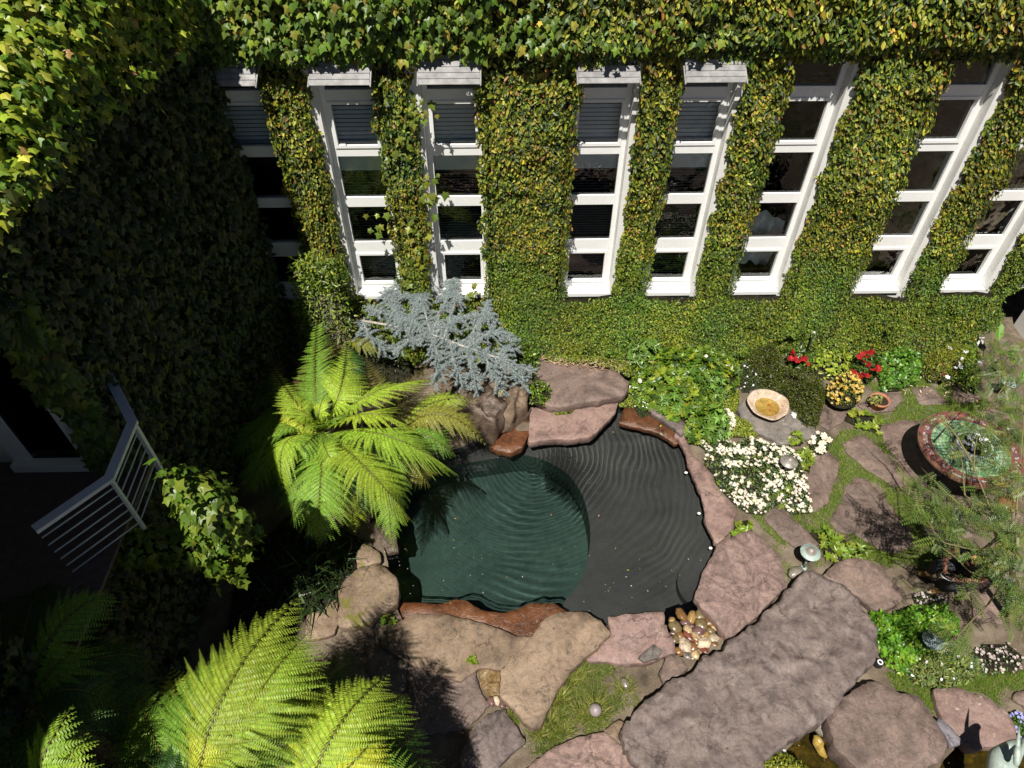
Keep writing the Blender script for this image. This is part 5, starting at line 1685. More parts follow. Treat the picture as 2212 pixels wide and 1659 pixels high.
o, pp, ff = plant('blue_speedwell', 'small plant with pale blue flowers next to the bird statue', 'flowers', 9, [(2080, 1340), (2160, 1300), (2240, 1340), (2240, 1500), (2160, 1480), (2110, 1420)], .12, 500, .03, LEAF_OVAL, [(.06, .13, .02), (.1, .18, .025)], (1, 1))
blooms(o, pp, ff, 40, .022, [(.35, .36, .68)], 6)
# evergreen sprigs right of the blue cedar
plant('boxwood_sprig', 'glossy evergreen tuft hanging over the left end of the brown slab', 'shrub', 5, [(1320, 860), (1400, 840), (1470, 870), (1470, 930), (1420, 980), (1340, 950)], .30, 260, .06, LEAF_OVAL, GARD, (3, 4, 2, 2), zb=.30)
plant('boxwood_sprig', 'dark evergreen sprigs between blue cedar and fig', 'shrub', 5, [(1230, 620), (1330, 640), (1420, 700), (1410, 790), (1340, 840), (1250, 760), (1200, 680)], .5, 420, .06, LEAF_OVAL, GARD, (3, 3, 1, 3), zb=.15)
# nandina in the corner
nb_ = PY(690, 640, 9.8)
nand = empty('nandina', (nb_.x, 9.8, 0), 'tall lime nandina with pale flower sprays in the wall corner', 'shrub')
mb = MB()
for _ in range(9):
    a = random.uniform(0, 6.28)
    mb.tube([(nb_.x + .1 * math.cos(a), 9.8 + .1 * math.sin(a), 0), (nb_.x + .25 * math.cos(a), 9.8 + .2 * math.sin(a), random.uniform(1.3, 2.3))], [.012, .006], 5, (.12, .09, .05))
mb.build('stem', M['twig'], nand)
k = 2600
z = RNG.uniform(.5, 2.75, k)
a = RNG.uniform(0, 6.28, k)
r = .48 * np.sqrt(RNG.random(k)) * (1 - .35 * np.abs(z - 1.5) / 1.4)
mb = MB()
mb.inst(LEAF_LONG, np.column_stack([nb_.x + r * np.cos(a) * 1.1, 9.78 + r * np.sin(a) * .8, z]), jitter_dirs(k, (0, -.3, -.2), .8), jitter_dirs(k, (0, -.4, 1), .5), .085 * np.exp(RNG.normal(0, .2, k)), palette(k, [(.20, .25, .025), (.13, .20, .02), (.26, .28, .04), (.07, .12, .02)], (2, 2, 1, 1.5), .2))
mb.build('foliage', M['leaf'], nand)
k = 900
mb = MB()
z = RNG.uniform(.9, 2.2, k)
mb.inst(NEEDLE, np.column_stack([nb_.x + .18 + RNG.normal(0, .14, k), 9.5 + RNG.normal(0, .1, k), z]), jitter_dirs(k, (0, -.3, .4), .8), jitter_dirs(k, (0, -.5, 1), .6), .035, palette(k, [(.62, .56, .46), (.5, .42, .34)], (1, 1), .15))
mb.build('flower_spray', M['petal'], nand)
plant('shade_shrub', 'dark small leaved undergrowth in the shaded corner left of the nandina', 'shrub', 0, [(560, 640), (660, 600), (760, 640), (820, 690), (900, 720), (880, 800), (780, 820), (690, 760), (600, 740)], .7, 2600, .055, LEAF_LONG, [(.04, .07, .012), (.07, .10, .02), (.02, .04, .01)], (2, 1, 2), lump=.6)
plant('shade_fill_leaves', 'black green undergrowth in the shade between the two big ferns', 'plant', 0, [(540, 1180), (620, 1100), (720, 1120), (790, 1160), (770, 1210), (735, 1270), (640, 1330), (560, 1420), (480, 1380), (500, 1260)], .35, 2600, .07, LEAF_LONG, [(.02, .04, .01), (.03, .05, .012)], (1, 1), lump=.7)  # dark leaves added to blacken ground that lies in shade
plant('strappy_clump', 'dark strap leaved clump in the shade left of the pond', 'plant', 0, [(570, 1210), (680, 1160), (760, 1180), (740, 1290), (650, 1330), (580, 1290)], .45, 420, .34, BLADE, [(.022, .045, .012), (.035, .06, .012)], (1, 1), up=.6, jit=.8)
for lab, k, pts, n in (('lime ivy creeping along the ground below the third window', 5, [(330, 260), (480, 250), (420, 350), (350, 370)], 60), ('lime ivy leaves at the wall foot right of the blue cedar tip', 5, [(830, 330), (960, 290), (1080, 290), (1060, 400), (960, 410), (870, 380)], 90)):
    plant('creeping_ivy', lab, 'ivy', k, pts, .3, n, .12, LEAF_LOBED, [(.16, .24, .02), (.22, .27, .03), (.1, .16, .02)], (2, 2, 1), zb=.9, core=False)
q0 = G(*ZC(6, [(2080, 640)])[0], 0)
bp = empty('banana_plant', (q0.x, q0.y, 0), 'upright plant with a few broad bright leaves in the dark far right corner', 'plant')
for (x, y), s, r_ in (((2050, 590), .40, .1), ((2110, 690), .24, 1.2), ((2190, 850), .30, .5), ((2150, 740), .24, -.6)):
    q = G(*ZC(6, [(x, y)])[0], .55)
    mb = MB()
    mb.inst(LEAF_OVAL, [q], [(r_ * .4, .5, .5)], [(0, -.7, .6)], s, (.12, .26, .02))
    mb.tube([q, (q.x, q.y + .05, 0)], .006, 5, (.1, .16, .03))
    mb.build('leaf', M['leaf'], bp)

# ------------------------------------------------------------------ grass
def grass(mb, k, pts, n, size, cols, wts, thr=-.35, lean=.5, z=0.):
    poly = px_poly(k, pts, 0.03)
    q = sample_poly(poly, n)
    keep = np.ones(n, bool)
    for s in STONES:
        keep &= ~in_poly(q[:, 0], q[:, 1], s)
    for s in (POND, STREAM1, STREAM2):
        keep &= ~in_poly(q[:, 0], q[:, 1], s)
    nz = np.array([fbm(a, b, 2., 2.2, 3) for a, b in q])
    keep &= nz > thr + RNG.normal(0, .12, n)
    q = q[keep]
    m = len(q)
    D = jitter_dirs(m, (0, 0, 1), lean)
    D[:, 2] = np.abs(D[:, 2])
    mb.inst(BLADE, np.column_stack([q, np.full(m, z)]), D, jitter_dirs(m, (0, -.6, .5), .6), size * np.exp(RNG.normal(0, .3, m)), palette(m, cols, wts, .2))
GR = [(.09, .17, .016), (.14, .23, .02), (.21, .27, .03), (.28, .26, .07)]
mb = MB()
grass(mb, 6, [(1230, 830), (1340, 850), (1500, 810), (1740, 820), (1900, 900), (2010, 970), (1990, 1060), (1560, 1080), (1330, 1100), (1440, 1300), (1560, 1400), (1560, 1560), (1700, 1760), (1700, 1990), (1500, 1980), (1400, 2000), (1230, 1940), (1010, 1900), (860, 1900), (700, 1850), (560, 1720), (470, 1600), (600, 1590), (760, 1680), (900, 1640), (1000, 1560), (1060, 1400), (990, 1260), (1080, 1140), (1220, 1130), (1120, 1090), (1180, 1040), (1380, 1040), (1470, 950), (1440, 890), (1280, 900)], 60000, .06, GR, (3, 4, 2, .5), -.45)
grass(mb, 9, [(600, 300), (700, 260), (860, 260), (1010, 180), (1200, 240), (1450, 330), (1600, 420), (1640, 560), (1500, 560), (1380, 450), (1250, 360), (1030, 360), (930, 420), (760, 520), (700, 400)], 9000, .05, GR, (2, 3, 3, 1), -.1)
grass(mb, 9, [(1350, 1060), (1560, 1100), (1800, 1130), (1900, 1080), (2060, 1030), (2230, 1050), (2230, 1200), (2150, 1230), (2120, 1330), (1990, 1210), (1800, 1160), (1660, 1170), (1650, 1330), (1560, 1210), (1420, 1170)], 9000, .055, GR, (3, 3, 2, .5), -.15)
tag(mb.build('path_grass', M['bladeg']), 'fine green grass growing in the joints of the flagstone path', 'grass', kind='stuff')
mb = MB()
PATCH = [(1690, 990), (1870, 1010), (2060, 1000), (2190, 965), (2250, 1000), (2210, 1140), (2020, 1330), (1900, 1420), (1800, 1420), (1600, 1500), (1450, 1570), (1340, 1570), (1300, 1480), (1180, 1300), (1300, 1380), (1380, 1410), (1440, 1340), (1520, 1200), (1620, 1050)]
grass(mb, 8, PATCH, 14000, .075, [(.08, .13, .014), (.14, .18, .02), (.24, .23, .06), (.10, .17, .03)], (2, 3, 2, 2), -.12)
for x, y, n, s in ((1755, 1300, 520, .17), (1590, 1120, 420, .17), (1530, 1230, 420, .18), (1470, 1360, 420, .17), (1640, 1060, 260, .15), (1400, 1440, 300, .15), (1240, 1330, 200, .12), (1930, 1160, 260, .12), (1690, 1330, 240, .13), (1560, 1420, 260, .14)):
    c = G(*ZC(8, [(x, y)])[0])
    a = RNG.uniform(0, 6.28, n)
    r = np.abs(RNG.normal(0, .07, n))
    P = np.column_stack([c.x + r * np.cos(a), c.y + r * np.sin(a), np.full(n, .0)])
    D = np.column_stack([np.cos(a) * (.3 + r * 5), np.sin(a) * (.3 + r * 5), np.full(n, .8)]) + RNG.normal(0, .22, (n, 3))
    mb.inst(([(0, -.022, 0), (0, .022, 0), (.5, .018, .06), (1, 0, -.12), (.5, -.018, .06)], [(0, 4, 2, 1), (4, 3, 2)]), P, D, jitter_dirs(n, (0, -.5, .6), .5), s * np.exp(RNG.normal(0, .2, n)), palette(n, [(.10, .14, .016), (.19, .21, .03), (.33, .29, .10)], (2, 3, 1.6), .2))
tag(mb.build('tuft_grass', M['bladeg']), 'coarse tufty grass around the round stone ball', 'grass', kind='stuff')
# litter of dry leaves and chips
mb = MB()
q = np.concatenate([sample_poly(px_poly(5, [(1400, 690), (1500, 690), (1700, 720), (1960, 740), (1900, 800), (1600, 770), (1450, 740)], .35), 170)])
mb.inst(LEAF_LONG, np.column_stack([q, .365 + RNG.uniform(0, .03, len(q))]), jitter_dirs(len(q), (0, 0, 0), 1) * (1, 1, .15), jitter_dirs(len(q), (0, 0, 1), .25), RNG.uniform(.04, .08, len(q)), palette(len(q), [(.40, .26, .17), (.5, .36, .25), (.3, .17, .1)], (2, 2, 1), .2))
q = sample_poly(px_poly(6, [(1480, 830), (1760, 840), (1990, 960), (1900, 1000), (1400, 900)]), 60)
mb.inst(LEAF_LONG, np.column_stack([q, np.full(len(q), .05)]), jitter_dirs(len(q), (0, 0, 0), 1) * (1, 1, .1), jitter_dirs(len(q), (0, 0, 1), .25), RNG.uniform(.04, .10, len(q)), palette(len(q), [(.5, .36, .22), (.6, .48, .33)], (1, 1), .15))
q = sample_poly(px_poly(0, [(700, 1180), (1500, 1180), (2100, 1300), (2100, 1659), (900, 1659)]), 260)
mb.inst(LEAF_DIA, np.column_stack([q, np.full(len(q), .018)]), jitter_dirs(len(q), (0, 0, 0), 1) * (1, 1, .1), jitter_dirs(len(q), (0, 0, 1), .2), RNG.uniform(.012, .03, len(q)), palette(len(q), [(.5, .42, .3), (.6, .55, .45), (.3, .2, .1)], (1, 1, 1), .15))
tag(mb.build('dry_leaf_litter', M['leaf']), 'dry curled leaves scattered over slab and path', 'leaf litter', kind='stuff')
# ------------------------------------------------------------------ tiled table, planter
def colmat_tile():
    m, nt, b, out = newmat('glazed tile')
    a = nd(nt, 'ShaderNodeAttribute', attribute_name='Col')
    n = noise_n(nt, geo_pos(nt), 14, 4, .6)
    r = ramp(nt, [(.3, (.75, .75, .75)), (.7, (1.2, 1.2, 1.2))])
    nt.links.new(n.outputs['Fac'], r.inputs[0])
    nt.links.new(mixc(nt, 1., a.outputs['Color'], r.outputs[0], 'MULTIPLY'), b.inputs['Base Color'])
    setp(b, rough=.22, spec=.5)
    return m
M['tile'] = colmat_tile()
M['iron'] = plain_mat('dark wrought iron', (.045, .03, .024), .6, .5, metal=.3, var=.4, scale=25, bumpv=.2)
TC = Vector((7.62, 7.15, 0))
TR = .80
table = empty('tiled_table', TC, 'round table with green glazed tiles and a red patterned border', 'table')
mb = MB()
zt = .75
mb.lathe([(.001, zt - .05), (TR - .02, zt - .05), (TR, zt - .045), (TR, zt - .004), (TR - .004, zt - .002), (.001, zt - .0021)], (TC.x, TC.y, 0), 64, (.20, .11, .07))
def ring_tiles(r0, r1, n, colf, gap=.0016, dz=0.0, seg=1):
    for k in range(n):
        a0, a1 = 2 * math.pi * k / n, 2 * math.pi * (k + 1) / n
        g = gap / max(r0, .05)
        aa = np.linspace(a0 + g, a1 - g, seg + 1)
        V = [(TC.x + r * math.cos(a), TC.y + r * math.sin(a), zt + dz) for r in (r0 + gap, r1 - gap) for a in aa]
        m_ = seg + 1
        mb.add(V, [(i, i + 1, m_ + i + 1, m_ + i) for i in range(seg)], colf(k))
def green(k):
    c = random.choice(((.13, .27, .14), (.17, .33, .18), (.24, .40, .25), (.10, .21, .11)))
    return tuple(v * random.uniform(.85, 1.15) for v in c)
r = .04
while r < .60:
    n = max(6, int(2 * math.pi * r / .058))
    ring_tiles(r, r + .056, n, green, .0035, random.uniform(0, .0004))
    for k in range(n):                                               # small red studs at the tile corners
        a = 2 * math.pi * k / n
        c = Vector((TC.x + r * math.cos(a), TC.y + r * math.sin(a), zt + .0012))
        mb.add([c + Vector((.009, 0, 0)), c + Vector((0, .009, 0)), c + Vector((-.009, 0, 0)), c + Vector((0, -.009, 0))], [(0, 1, 2, 3)], (.17, .05, .04))
    r += .056
RED = (.155, .062, .05)
ring_tiles(.604, .655, 40, lambda k: tuple(v * random.uniform(.8, 1.2) for v in RED), .0015, 0, 2)
ring_tiles(.656, .690, 100, lambda k: random.choice(((.34, .31, .29), (.2, .06, .06), (.10, .07, .10), (.3, .2, .19))), .0015)
ring_tiles(.691, .725, 110, lambda k: random.choice(((.34, .31, .29), (.2, .06, .06), (.26, .10, .09), (.16, .06, .09))), .0015)
ring_tiles(.726, .792, 44, lambda k: tuple(v * random.uniform(.8, 1.2) for v in RED), .0015, 0, 2)
mb.build('tabletop', M['tile'], table)
for k in range(4):
    a = .5 + k * math.pi / 2
    d = Vector((math.cos(a), math.sin(a), 0))
    mb = MB()
    mb.tube([TC + d * .12 + Vector((0, 0, .70)), TC + d * .3 + Vector((0, 0, .66)), TC + d * .16 + Vector((0, 0, .36)), TC + d * .36 + Vector((0, 0, .12)), TC + d * .62 + Vector((0, 0, .02)), TC + d * .72 + Vector((0, 0, .05))], .014, 8)
    mb.build('leg', M['iron'], table, smooth=True)
mb = MB()
mb.lathe([(.28, 0), (.29, .012), (.28, .024), (.27, .012)], (TC.x, TC.y, .36), 32, closed=True)
mb.build('ring_brace', M['iron'], table, smooth=True)

PC = G(*ZC('t', [(1440, 905)])[0], .78)
pl = empty('white_planter', (PC.x, PC.y, zt + .002), 'white round bowl of small white flowers in the middle of the tiled table', 'planter')
mb = MB()
mb.lathe([(.25, 0), (.262, .01), (.272, .15), (.277, .17), (.252, .17), (.247, .13)], (PC.x, PC.y, zt + .002), 40)
mb.build('bowl', plain_mat('white glazed bowl', (.78, .80, .82), .3, .5, var=.05, bumpv=0), pl, smooth=True)
mb = MB()
mb.lathe([(.247, .13), (.15, .145), (.001, .14)], (PC.x, PC.y, zt + .002), 24)
mb.build('earth', M['earth'], pl)
k = 150
a, r_ = RNG.uniform(0, 6.28, k), .23 * np.sqrt(RNG.random(k))
mb = MB()
mb.inst(LEAF_OVAL, np.column_stack([PC.x + r_ * np.cos(a), PC.y + r_ * np.sin(a), np.full(k, zt + .16)]), jitter_dirs(k, (0, 0, .4), .8), jitter_dirs(k, (0, -.2, 1), .5), .05, palette(k, [(.08, .14, .02), (.2, .24, .03), (.05, .09, .015)], (2, 1, 1), .2))
mb.build('foliage', M['leaf'], pl)
blooms(pl, None, None, 0, .036, [(.84, .84, .86)], 6, zb=zt + .19, pts=[(PC.x + .2 * math.sqrt(random.random()) * math.cos(t), PC.y + .2 * math.sqrt(random.random()) * math.sin(t)) for t in np.linspace(0, 18, 22)])

# ------------------------------------------------------------------ garden lamps
def patina(name, c0, c1, c2, rough=.55):
    m, nt, b, out = newmat(name)
    n = noise_n(nt, geo_pos(nt), 11, 6, .7, .8)
    r = ramp(nt, [(.32, c0), (.5, c1), (.72, c2)])
    nt.links.new(n.outputs['Fac'], r.inputs[0])
    n2 = noise_n(nt, geo_pos(nt), 90, 3, .7)
    r2 = ramp(nt, [(.3, (.6, .55, .5)), (.5, (1, 1, 1))])
    nt.links.new(n2.outputs['Fac'], r2.inputs[0])
    nt.links.new(mixc(nt, .7, r.outputs[0], r2.outputs[0], 'MULTIPLY'), b.inputs['Base Color'])
    setp(b, rough=rough, spec=.4, metal=.15)
    nt.links.new(bump(nt, n2.outputs['Fac'], .25, .006), b.inputs['Normal'])
    return m
M['verd'] = patina('verdigris copper', (.25, .30, .26), (.40, .50, .45), (.50, .60, .55))
M['copper'] = patina('dull brown copper', (.16, .12, .10), (.30, .26, .23), (.38, .40, .36), .4)
M['teal'] = patina('dark blue green copper', (.08, .12, .12), (.17, .23, .23), (.28, .34, .34))
def lamp(top, base, r, dome, brim, label):
    e = empty('garden_lamp', (base.x, base.y, 0), label, 'garden lamp')
    mb = MB()
    mb.tube([base, (base.x, base.y, .03)], .05, 12)
    mb.tube([(base.x, base.y, .03), (top.x, top.y, top.z - .06)], .018, 10)
    mb.build('stem', M[brim], e, smooth=True)
    mb = MB()
    mb.lathe([(r * .3, -.075), (r * .32, -.03), (r * .98, -.022), (r, -.012), (r * .97, -.004), (r * .55, .012), (r * .53, .020)], top, 36)
    mb.build('cap', M[brim], e, smooth=True)
    mb = MB()
    mb.lathe([(r * .525, .0125), (r * .52, .024), (r * .46, .026), (r * .44, .020), (r * .41, .034), (r * .30, .062), (r * .16, .078), (.001, .083)], top, 32)
    mb.build('dome', M[dome], e, smooth=True)
t = G(*ZC(6, [(752, 1335)])[0], .42)
lamp(t, Vector((t.x, t.y + .01, 0)), .145, 'copper', 'copper', 'dull copper mushroom lamp standing in the white azaleas')
t = G(*ZC(9, [(885, 318)])[0], .44)
lamp(t, G(*ZC(9, [(838, 420)])[0], 0), .150, 'copper', 'verd', 'verdigris brimmed lamp with brown dome by the rippled slab')
t = G(*ZC('g', [(2015, 1355)])[0], .42)
lamp(t, Vector((t.x, t.y, 0)), .150, 'verd', 'verd', 'pale verdigris lamp among leaves at the right end of the flower bed')
t = G(*ZC(9, [(1648, 862)])[0], .40)
lamp(t, Vector((t.x, t.y, 0)), .145, 'teal', 'teal', 'blue green lamp sunk in the parsley clump, half veiled by leaves')

# small ground spot
c = G(*ZC(9, [(1300, 1020)])[0], .05)
e = empty('ground_spotlight', (c.x, c.y, 0), 'tiny black ground spotlight with a white lens ring beside the rippled slab', 'spotlight')
M['black'] = plain_mat('black plastic', (.015, .015, .016), .45, .5, var=.1, bumpv=0)
mb = MB()
mb.lathe([(.05, 0), (.055, .02), (.055, .10), (.047, .105), (.045, .10)], c, 24)
mb.build('housing', M['black'], e, smooth=True)
mb = MB()
mb.lathe([(.038, .1005), (.037, .108), (.024, .108), (.023, .1005)], c, 24)
mb.build('lens_ring', M['paint'], e, smooth=True)
mb = MB()
mb.lathe([(.045, .10), (.001, .099)], c, 24)
mb.build('face', M['black'], e)

# bird bath
M['bath'] = rock_mat('sun bleached clay', [(.40, .27, .16), (.60, .46, .33), (.72, .62, .52)], 3.0, 1.5, rough=.7)
c = G(*ZC(6, [(620, 985)])[0], .24)
e = empty('bird_bath', (c.x, c.y, .1), 'wide shallow clay bird bath with a wobbly rim and two red leaves inside', 'bird bath')
mb = MB()
prof = [(.001, .10), (.15, .10), (.20, .115), (.30, .19), (.365, .255), (.375, .27), (.35, .272), (.27, .215), (.21, .175), (.001, .168)]
seg = 56
V, F = [], []
for r_, z in prof:
    for k in range(seg):
        a = 2 * math.pi * k / seg
        w = 1 + (.025 * math.sin(3 * a + .6) + .018 * math.sin(7 * a)) * (r_ > .25)
        V.append((c.x + r_ * w * math.cos(a), c.y + r_ * w * math.sin(a), z + (.008 * math.sin(5 * a) if r_ > .3 else 0)))
for i in range(len(prof) - 1):
    for k in range(seg):
        F.append((i * seg + k, i * seg + (k + 1) % seg, (i + 1) * seg + (k + 1) % seg, (i + 1) * seg + k))
mb.add(V, F)
mb.build('bowl', M['bath'], e, smooth=True)
mb = MB()
mb.lathe([(.222, .185), (.001, .1855)], (c.x, c.y, 0), 32)
mb.build('shallow_water', M['brook'], e)
for (x, y), s, a, lab in (((615, 990), .085, .5, 'larger rust red leaf floating in the clay bird bath'), ((625, 1012), .065, -1.2, 'smaller rust red leaf floating in the clay bird bath')):
    q = G(*ZC(6, [(x, y)])[0], .19)
    mb = MB()
    mb.inst(LEAF_OVAL, [(0, 0, 0)], [(math.cos(a), math.sin(a), 0)], [(0, 0, 1)], s, (.42, .09, .02))
    o = mb.build('fallen_leaf', M['leaf'])
    o.location = q
    tag(o, lab, 'leaf')
# shell
q = G(*ZC(6, [(790, 1045)])[0], .12)
mb = MB()
V, F = [], []
for i in range(9):
    r_ = i / 8
    for k in range(13):
        a = -2.2 + k * 4.4 / 12
        V.append((.10 * r_ * math.sin(a) * .8, -.02 + .10 * r_ * math.cos(a), .045 * (1 - r_ ** 2) + .006 * math.cos(k * math.pi) * r_))
for i in range(8):
    for k in range(12):
        F.append((i * 13 + k, i * 13 + k + 1, (i + 1) * 13 + k + 1, (i + 1) * 13 + k))
mb.add(V, F)
o = mb.build('sea_shell', M['paint'], smooth=True)
o.location = q
o.rotation_euler = (0, 0, .4)
tag(o, 'white scallop shell lying on the grey rock beside the bird bath', 'shell')
# stone ball on the tuft
q = G(*ZC(8, [(1755, 1295)])[0], .14)
mb = MB()
mb.lathe([(.001, -.085), (.03, -.079), (.06, -.058), (.08, -.025), (.084, .01), (.074, .042), (.05, .068), (.025, .081), (.001, .085)], (0, 0, 0), 32)
o = mb.build('stone_ball', plain_mat('mauve grey stone', (.27, .225, .22), .45, .5, var=.12, scale=20, bumpv=.15), smooth=True)
o.location = q
tag(o, 'smooth mauve grey stone ball resting on a grass tuft', 'stone ball')
# sprinkler riser
b0 = G(*ZC(6, [(875, 690)])[0], 0.25)
t0 = G(*ZC(6, [(905, 540)])[0], .80)
b0 = Vector((t0.x, t0.y - .05, 0))
e = empty('sprinkler_riser', b0, 'thin black sprinkler pipe with pale tip between red and lime plants', 'sprinkler')
mb = MB()
mb.tube([b0, t0], .014, 10)
mb.build('pipe', M['black'], e, smooth=True)
mb = MB()
mb.lathe([(.012, 0), (.022, .004), (.022, .03), (.010, .04), (.001, .041)], t0, 14)
mb.build('nozzle', M['rail'], e, smooth=True)
# garden tap
q = G(*ZC('g', [(1550, 790)])[0], .35)
e = empty('garden_tap', (q.x, q.y, .0), 'white plastic garden tap with a blue collar at the foot of the fig wall', 'tap')
mb = MB()
mb.tube([(q.x, q.y, 0), (q.x, q.y, .42)], .018, 10)
mb.tube([(q.x, q.y, .42), (q.x + .01, q.y - .05, .44), (q.x + .01, q.y - .09, .40)], .016, 10)
mb.build('pipe', M['paint'], e, smooth=True)
mb = MB()
mb.bar((q.x - .05, q.y, .48), (q.x + .05, q.y, .48), .018, .014)
mb.tube([(q.x, q.y, .421), (q.x, q.y, .472)], .009, 8)
mb.build('handle', M['paint'], e)
mb = MB()
mb.lathe([(.019, .24), (.026, .242), (.026, .28), (.019, .282)], (q.x, q.y, 0), 16)
mb.build('collar', plain_mat('blue plastic', (.05, .16, .45), .4, .5, bumpv=0), e, smooth=True)

# ------------------------------------------------------------------ pebbles in the pond corner
mb = MB()
gpoly = [Vector((p.x, p.y)) for p in GP(9, [(-20, 690), (60, 660), (150, 620), (200, 640), (300, 780), (370, 870), (250, 960), (150, 1040), (20, 1000), (30, 900)], -.12)]
V, F = cdt_fill(gpoly, sample_poly(gpoly, 200))
mb.add([(x, y, -.115 + .02 * fbm(x, y, 0, 6, 3)) for x, y in V], F)
wall_strip(mb, gpoly, -.41, -.13)
tag(mb.build('gravel_corner', M['shelf']), 'dark wet gravel under the pebble heap', 'gravel', kind='structure')
PEB = {'amber': (.22, .115, .042), 'ochre': (.34, .22, .08), 'cream': (.56, .47, .34), 'olive': (.17, .13, .06), 'red': (.19, .06, .04), 'mauve': (.16, .09, .085), 'brown': (.20, .11, .05), 'sand': (.45, .34, .19), 'grey': (.22, .20, .17)}
def peb_mat(n, c, wet=True):
    m = rock_mat(n + ' pebble', [tuple(v * .7 for v in c), c, tuple(min(.85, v * 1.25) for v in c)], 7, 1.5, rough=.30 if wet else .6, bstr=.1, spec=.6)
    return m
PM = {k: peb_mat(k, c, k != 'cream') for k, c in PEB.items()}
def pebble(x, y, rx, ry, ang, kind, label, z=-.05, group='wet pebbles heaped in the pond corner', zb=None):
    q = G(x, y, z)
    s = q.z
    sc = (CAMV - q).length / FPX
    rx, ry = rx * sc, ry * sc * 1.15
    h = min(rx, ry) * .62
    mb = MB()
    V, F = [], []
    sd = random.random() * 50
    m_, n_ = 8, 18
    for i in range(m_ + 1):
        ph_ = math.pi * i / m_
        for k in range(n_):
            a = 2 * math.pi * k / n_
            v = Vector((math.sin(ph_) * math.cos(a), math.sin(ph_) * math.sin(a), math.cos(ph_)))
            f = 1 + .34 * noise.noise(v * 1.5 + Vector((sd, 0, 0))) + .08 * noise.noise(v * 4 + Vector((sd, 5, 0)))
            V.append((v.x * rx * f, v.y * ry * f, v.z * h * (.9 + .2 * f)))
    for i in range(m_):
        for k in range(n_):
            F.append((i * n_ + k, (i + 1) * n_ + k, (i + 1) * n_ + (k + 1) % n_, i * n_ + (k + 1) % n_))
    mb.add(V, F)
    o = mb.build('pebble', PM[kind], smooth=True)
    o.location = q
    o.rotation_euler = (random.uniform(-.2, .2), random.uniform(-.2, .2), ang)
    return tag(o, label, 'pebble', group)
def ez(x, y):                                       # crop used for the pebble heap: 1880..2100 x 1700..1880 at 5.29x
    return ((1880 + x / 5.291) * .7596, (1700 + y / 5.291) * .7596)
for x, y, rx, ry, a, kd, lab in (
    (300, 245, 70, 100, .3, 'amber', 'tall amber brown pebble at the water edge of the heap'),
    (460, 300, 65, 90, -.4, 'ochre', 'angular ochre pebble with fine bands at the back of the heap'),
    (585, 265, 65, 75, .5, 'olive', 'greenish grey pebble next to the ochre one'),
    (165, 335, 45, 42, 0, 'ochre', 'small round tan pebble at the left rim of the heap'),
    (365, 372, 80, 38, -.1, 'mauve', 'flat mauve red pebble below the amber one'),
    (600, 405, 92, 75, -.3, 'olive', 'glossy two tone pebble with a cream patch'),
    (730, 370, 80, 62, -.5, 'amber', 'shiny orange brown pebble touching the mottled slab'),
    (215, 445, 110, 75, -.5, 'olive', 'long olive brown pebble on the left side'),
    (405, 480, 65, 72, 0, 'sand', 'crinkled sandy pebble in the middle of the heap'),
    (465, 425, 40, 28, -.2, 'mauve', 'tiny plum pebble on the crinkled sandy one'),
    (575, 500, 95, 70, .2, 'mauve', 'dull purple brown pebble in the middle'),
    (745, 500, 65, 45, -.2, 'olive', 'wet olive pebble below the shiny orange one'),
    (285, 570, 55, 50, .3, 'amber', 'pale topped orange pebble left of the red one'),
    (415, 590, 60, 85, .5, 'red', 'smooth brick red curved pebble'),
    (520, 580, 50, 70, .3, 'sand', 'striped sand pebble right of the red one'),
    (655, 560, 80, 45, .4, 'ochre', 'flat ochre pebble behind the white triangle'),
    (795, 620, 80, 72, -.5, 'cream', 'cracked white pebble by the rippled slab'),
    (640, 680, 105, 75, .1, 'cream', 'large cream triangular pebble, palest of the heap'),
    (360, 715, 85, 108, .2, 'cream', 'large square cream pebble at the front'),
    (215, 620, 60, 62, -.6, 'olive', 'olive pebble left of the square cream one'),
    (480, 745, 65, 70, .3, 'amber', 'orange pebble between the two cream ones'),
    (535, 660, 42, 50, 0, 'brown', 'small rust pebble behind the cream triangle'),
    (275, 810, 75, 55, -.3, 'amber', 'yellow orange pebble at the lower left of the heap'),
    (660, 805, 70, 50, -.1, 'red', 'rough red brown pebble under the cream triangle'),
    (395, 870, 62, 60, .1, 'grey', 'grey green pebble at the bottom of the heap'),
    (520, 870, 75, 60, -.2, 'sand', 'knobbly sand pebble at the bottom of the heap'),
    (570, 820, 55, 40, -.4, 'sand', 'glittering wet sandy pebble near the black gap'),
    (810, 705, 60, 45, -.5, 'brown', 'brown pebble wedged under the rippled slab'),
    (920, 620, 60, 28, -.5, 'red', 'thin red pebble in the sharp corner'),
    (830, 470, 80, 25, -.7, 'sand', 'thin pale chip leaning on the mottled slab'),
    (180, 530, 45, 30, -.3, 'mauve', 'small purple pebble at the left of the heap'),
    (480, 910, 60, 35, 0, 'olive', 'wet olive pebble lowest in the heap')):
    X, Y = ez(x, y)
    pebble(X, Y, rx / 5.291 * .7596, ry / 5.291 * .7596, a, kd, lab, z=-.055 + random.uniform(0, .035))
for x, y, r_, kd, lab in ((1135, 1235, 20, 'cream', 'white pebble between tan slabs, beside the pink one'), (1165, 1255, 20, 'mauve', 'pinkish pebble beside the white pebble at the tongue stone'),
                          (1100, 1240, 22, 'mauve', 'flat dark pebble left of the white pebble'), (530, 1000, 16, 'cream', 'pale pebble in the dark joint under the fern'), (555, 1005, 16, 'grey', 'second pale pebble in the dark joint under the fern'),
                          (1940, 1125, 24, 'grey', 'pale oval pebble in the tufty grass')):
    X, Y = ZC(8, [(x, y)])[0]
    pebble(X, Y, r_ * .3434, r_ * .3434 * 1.3, .3, kd, lab, z=.05, group=None)
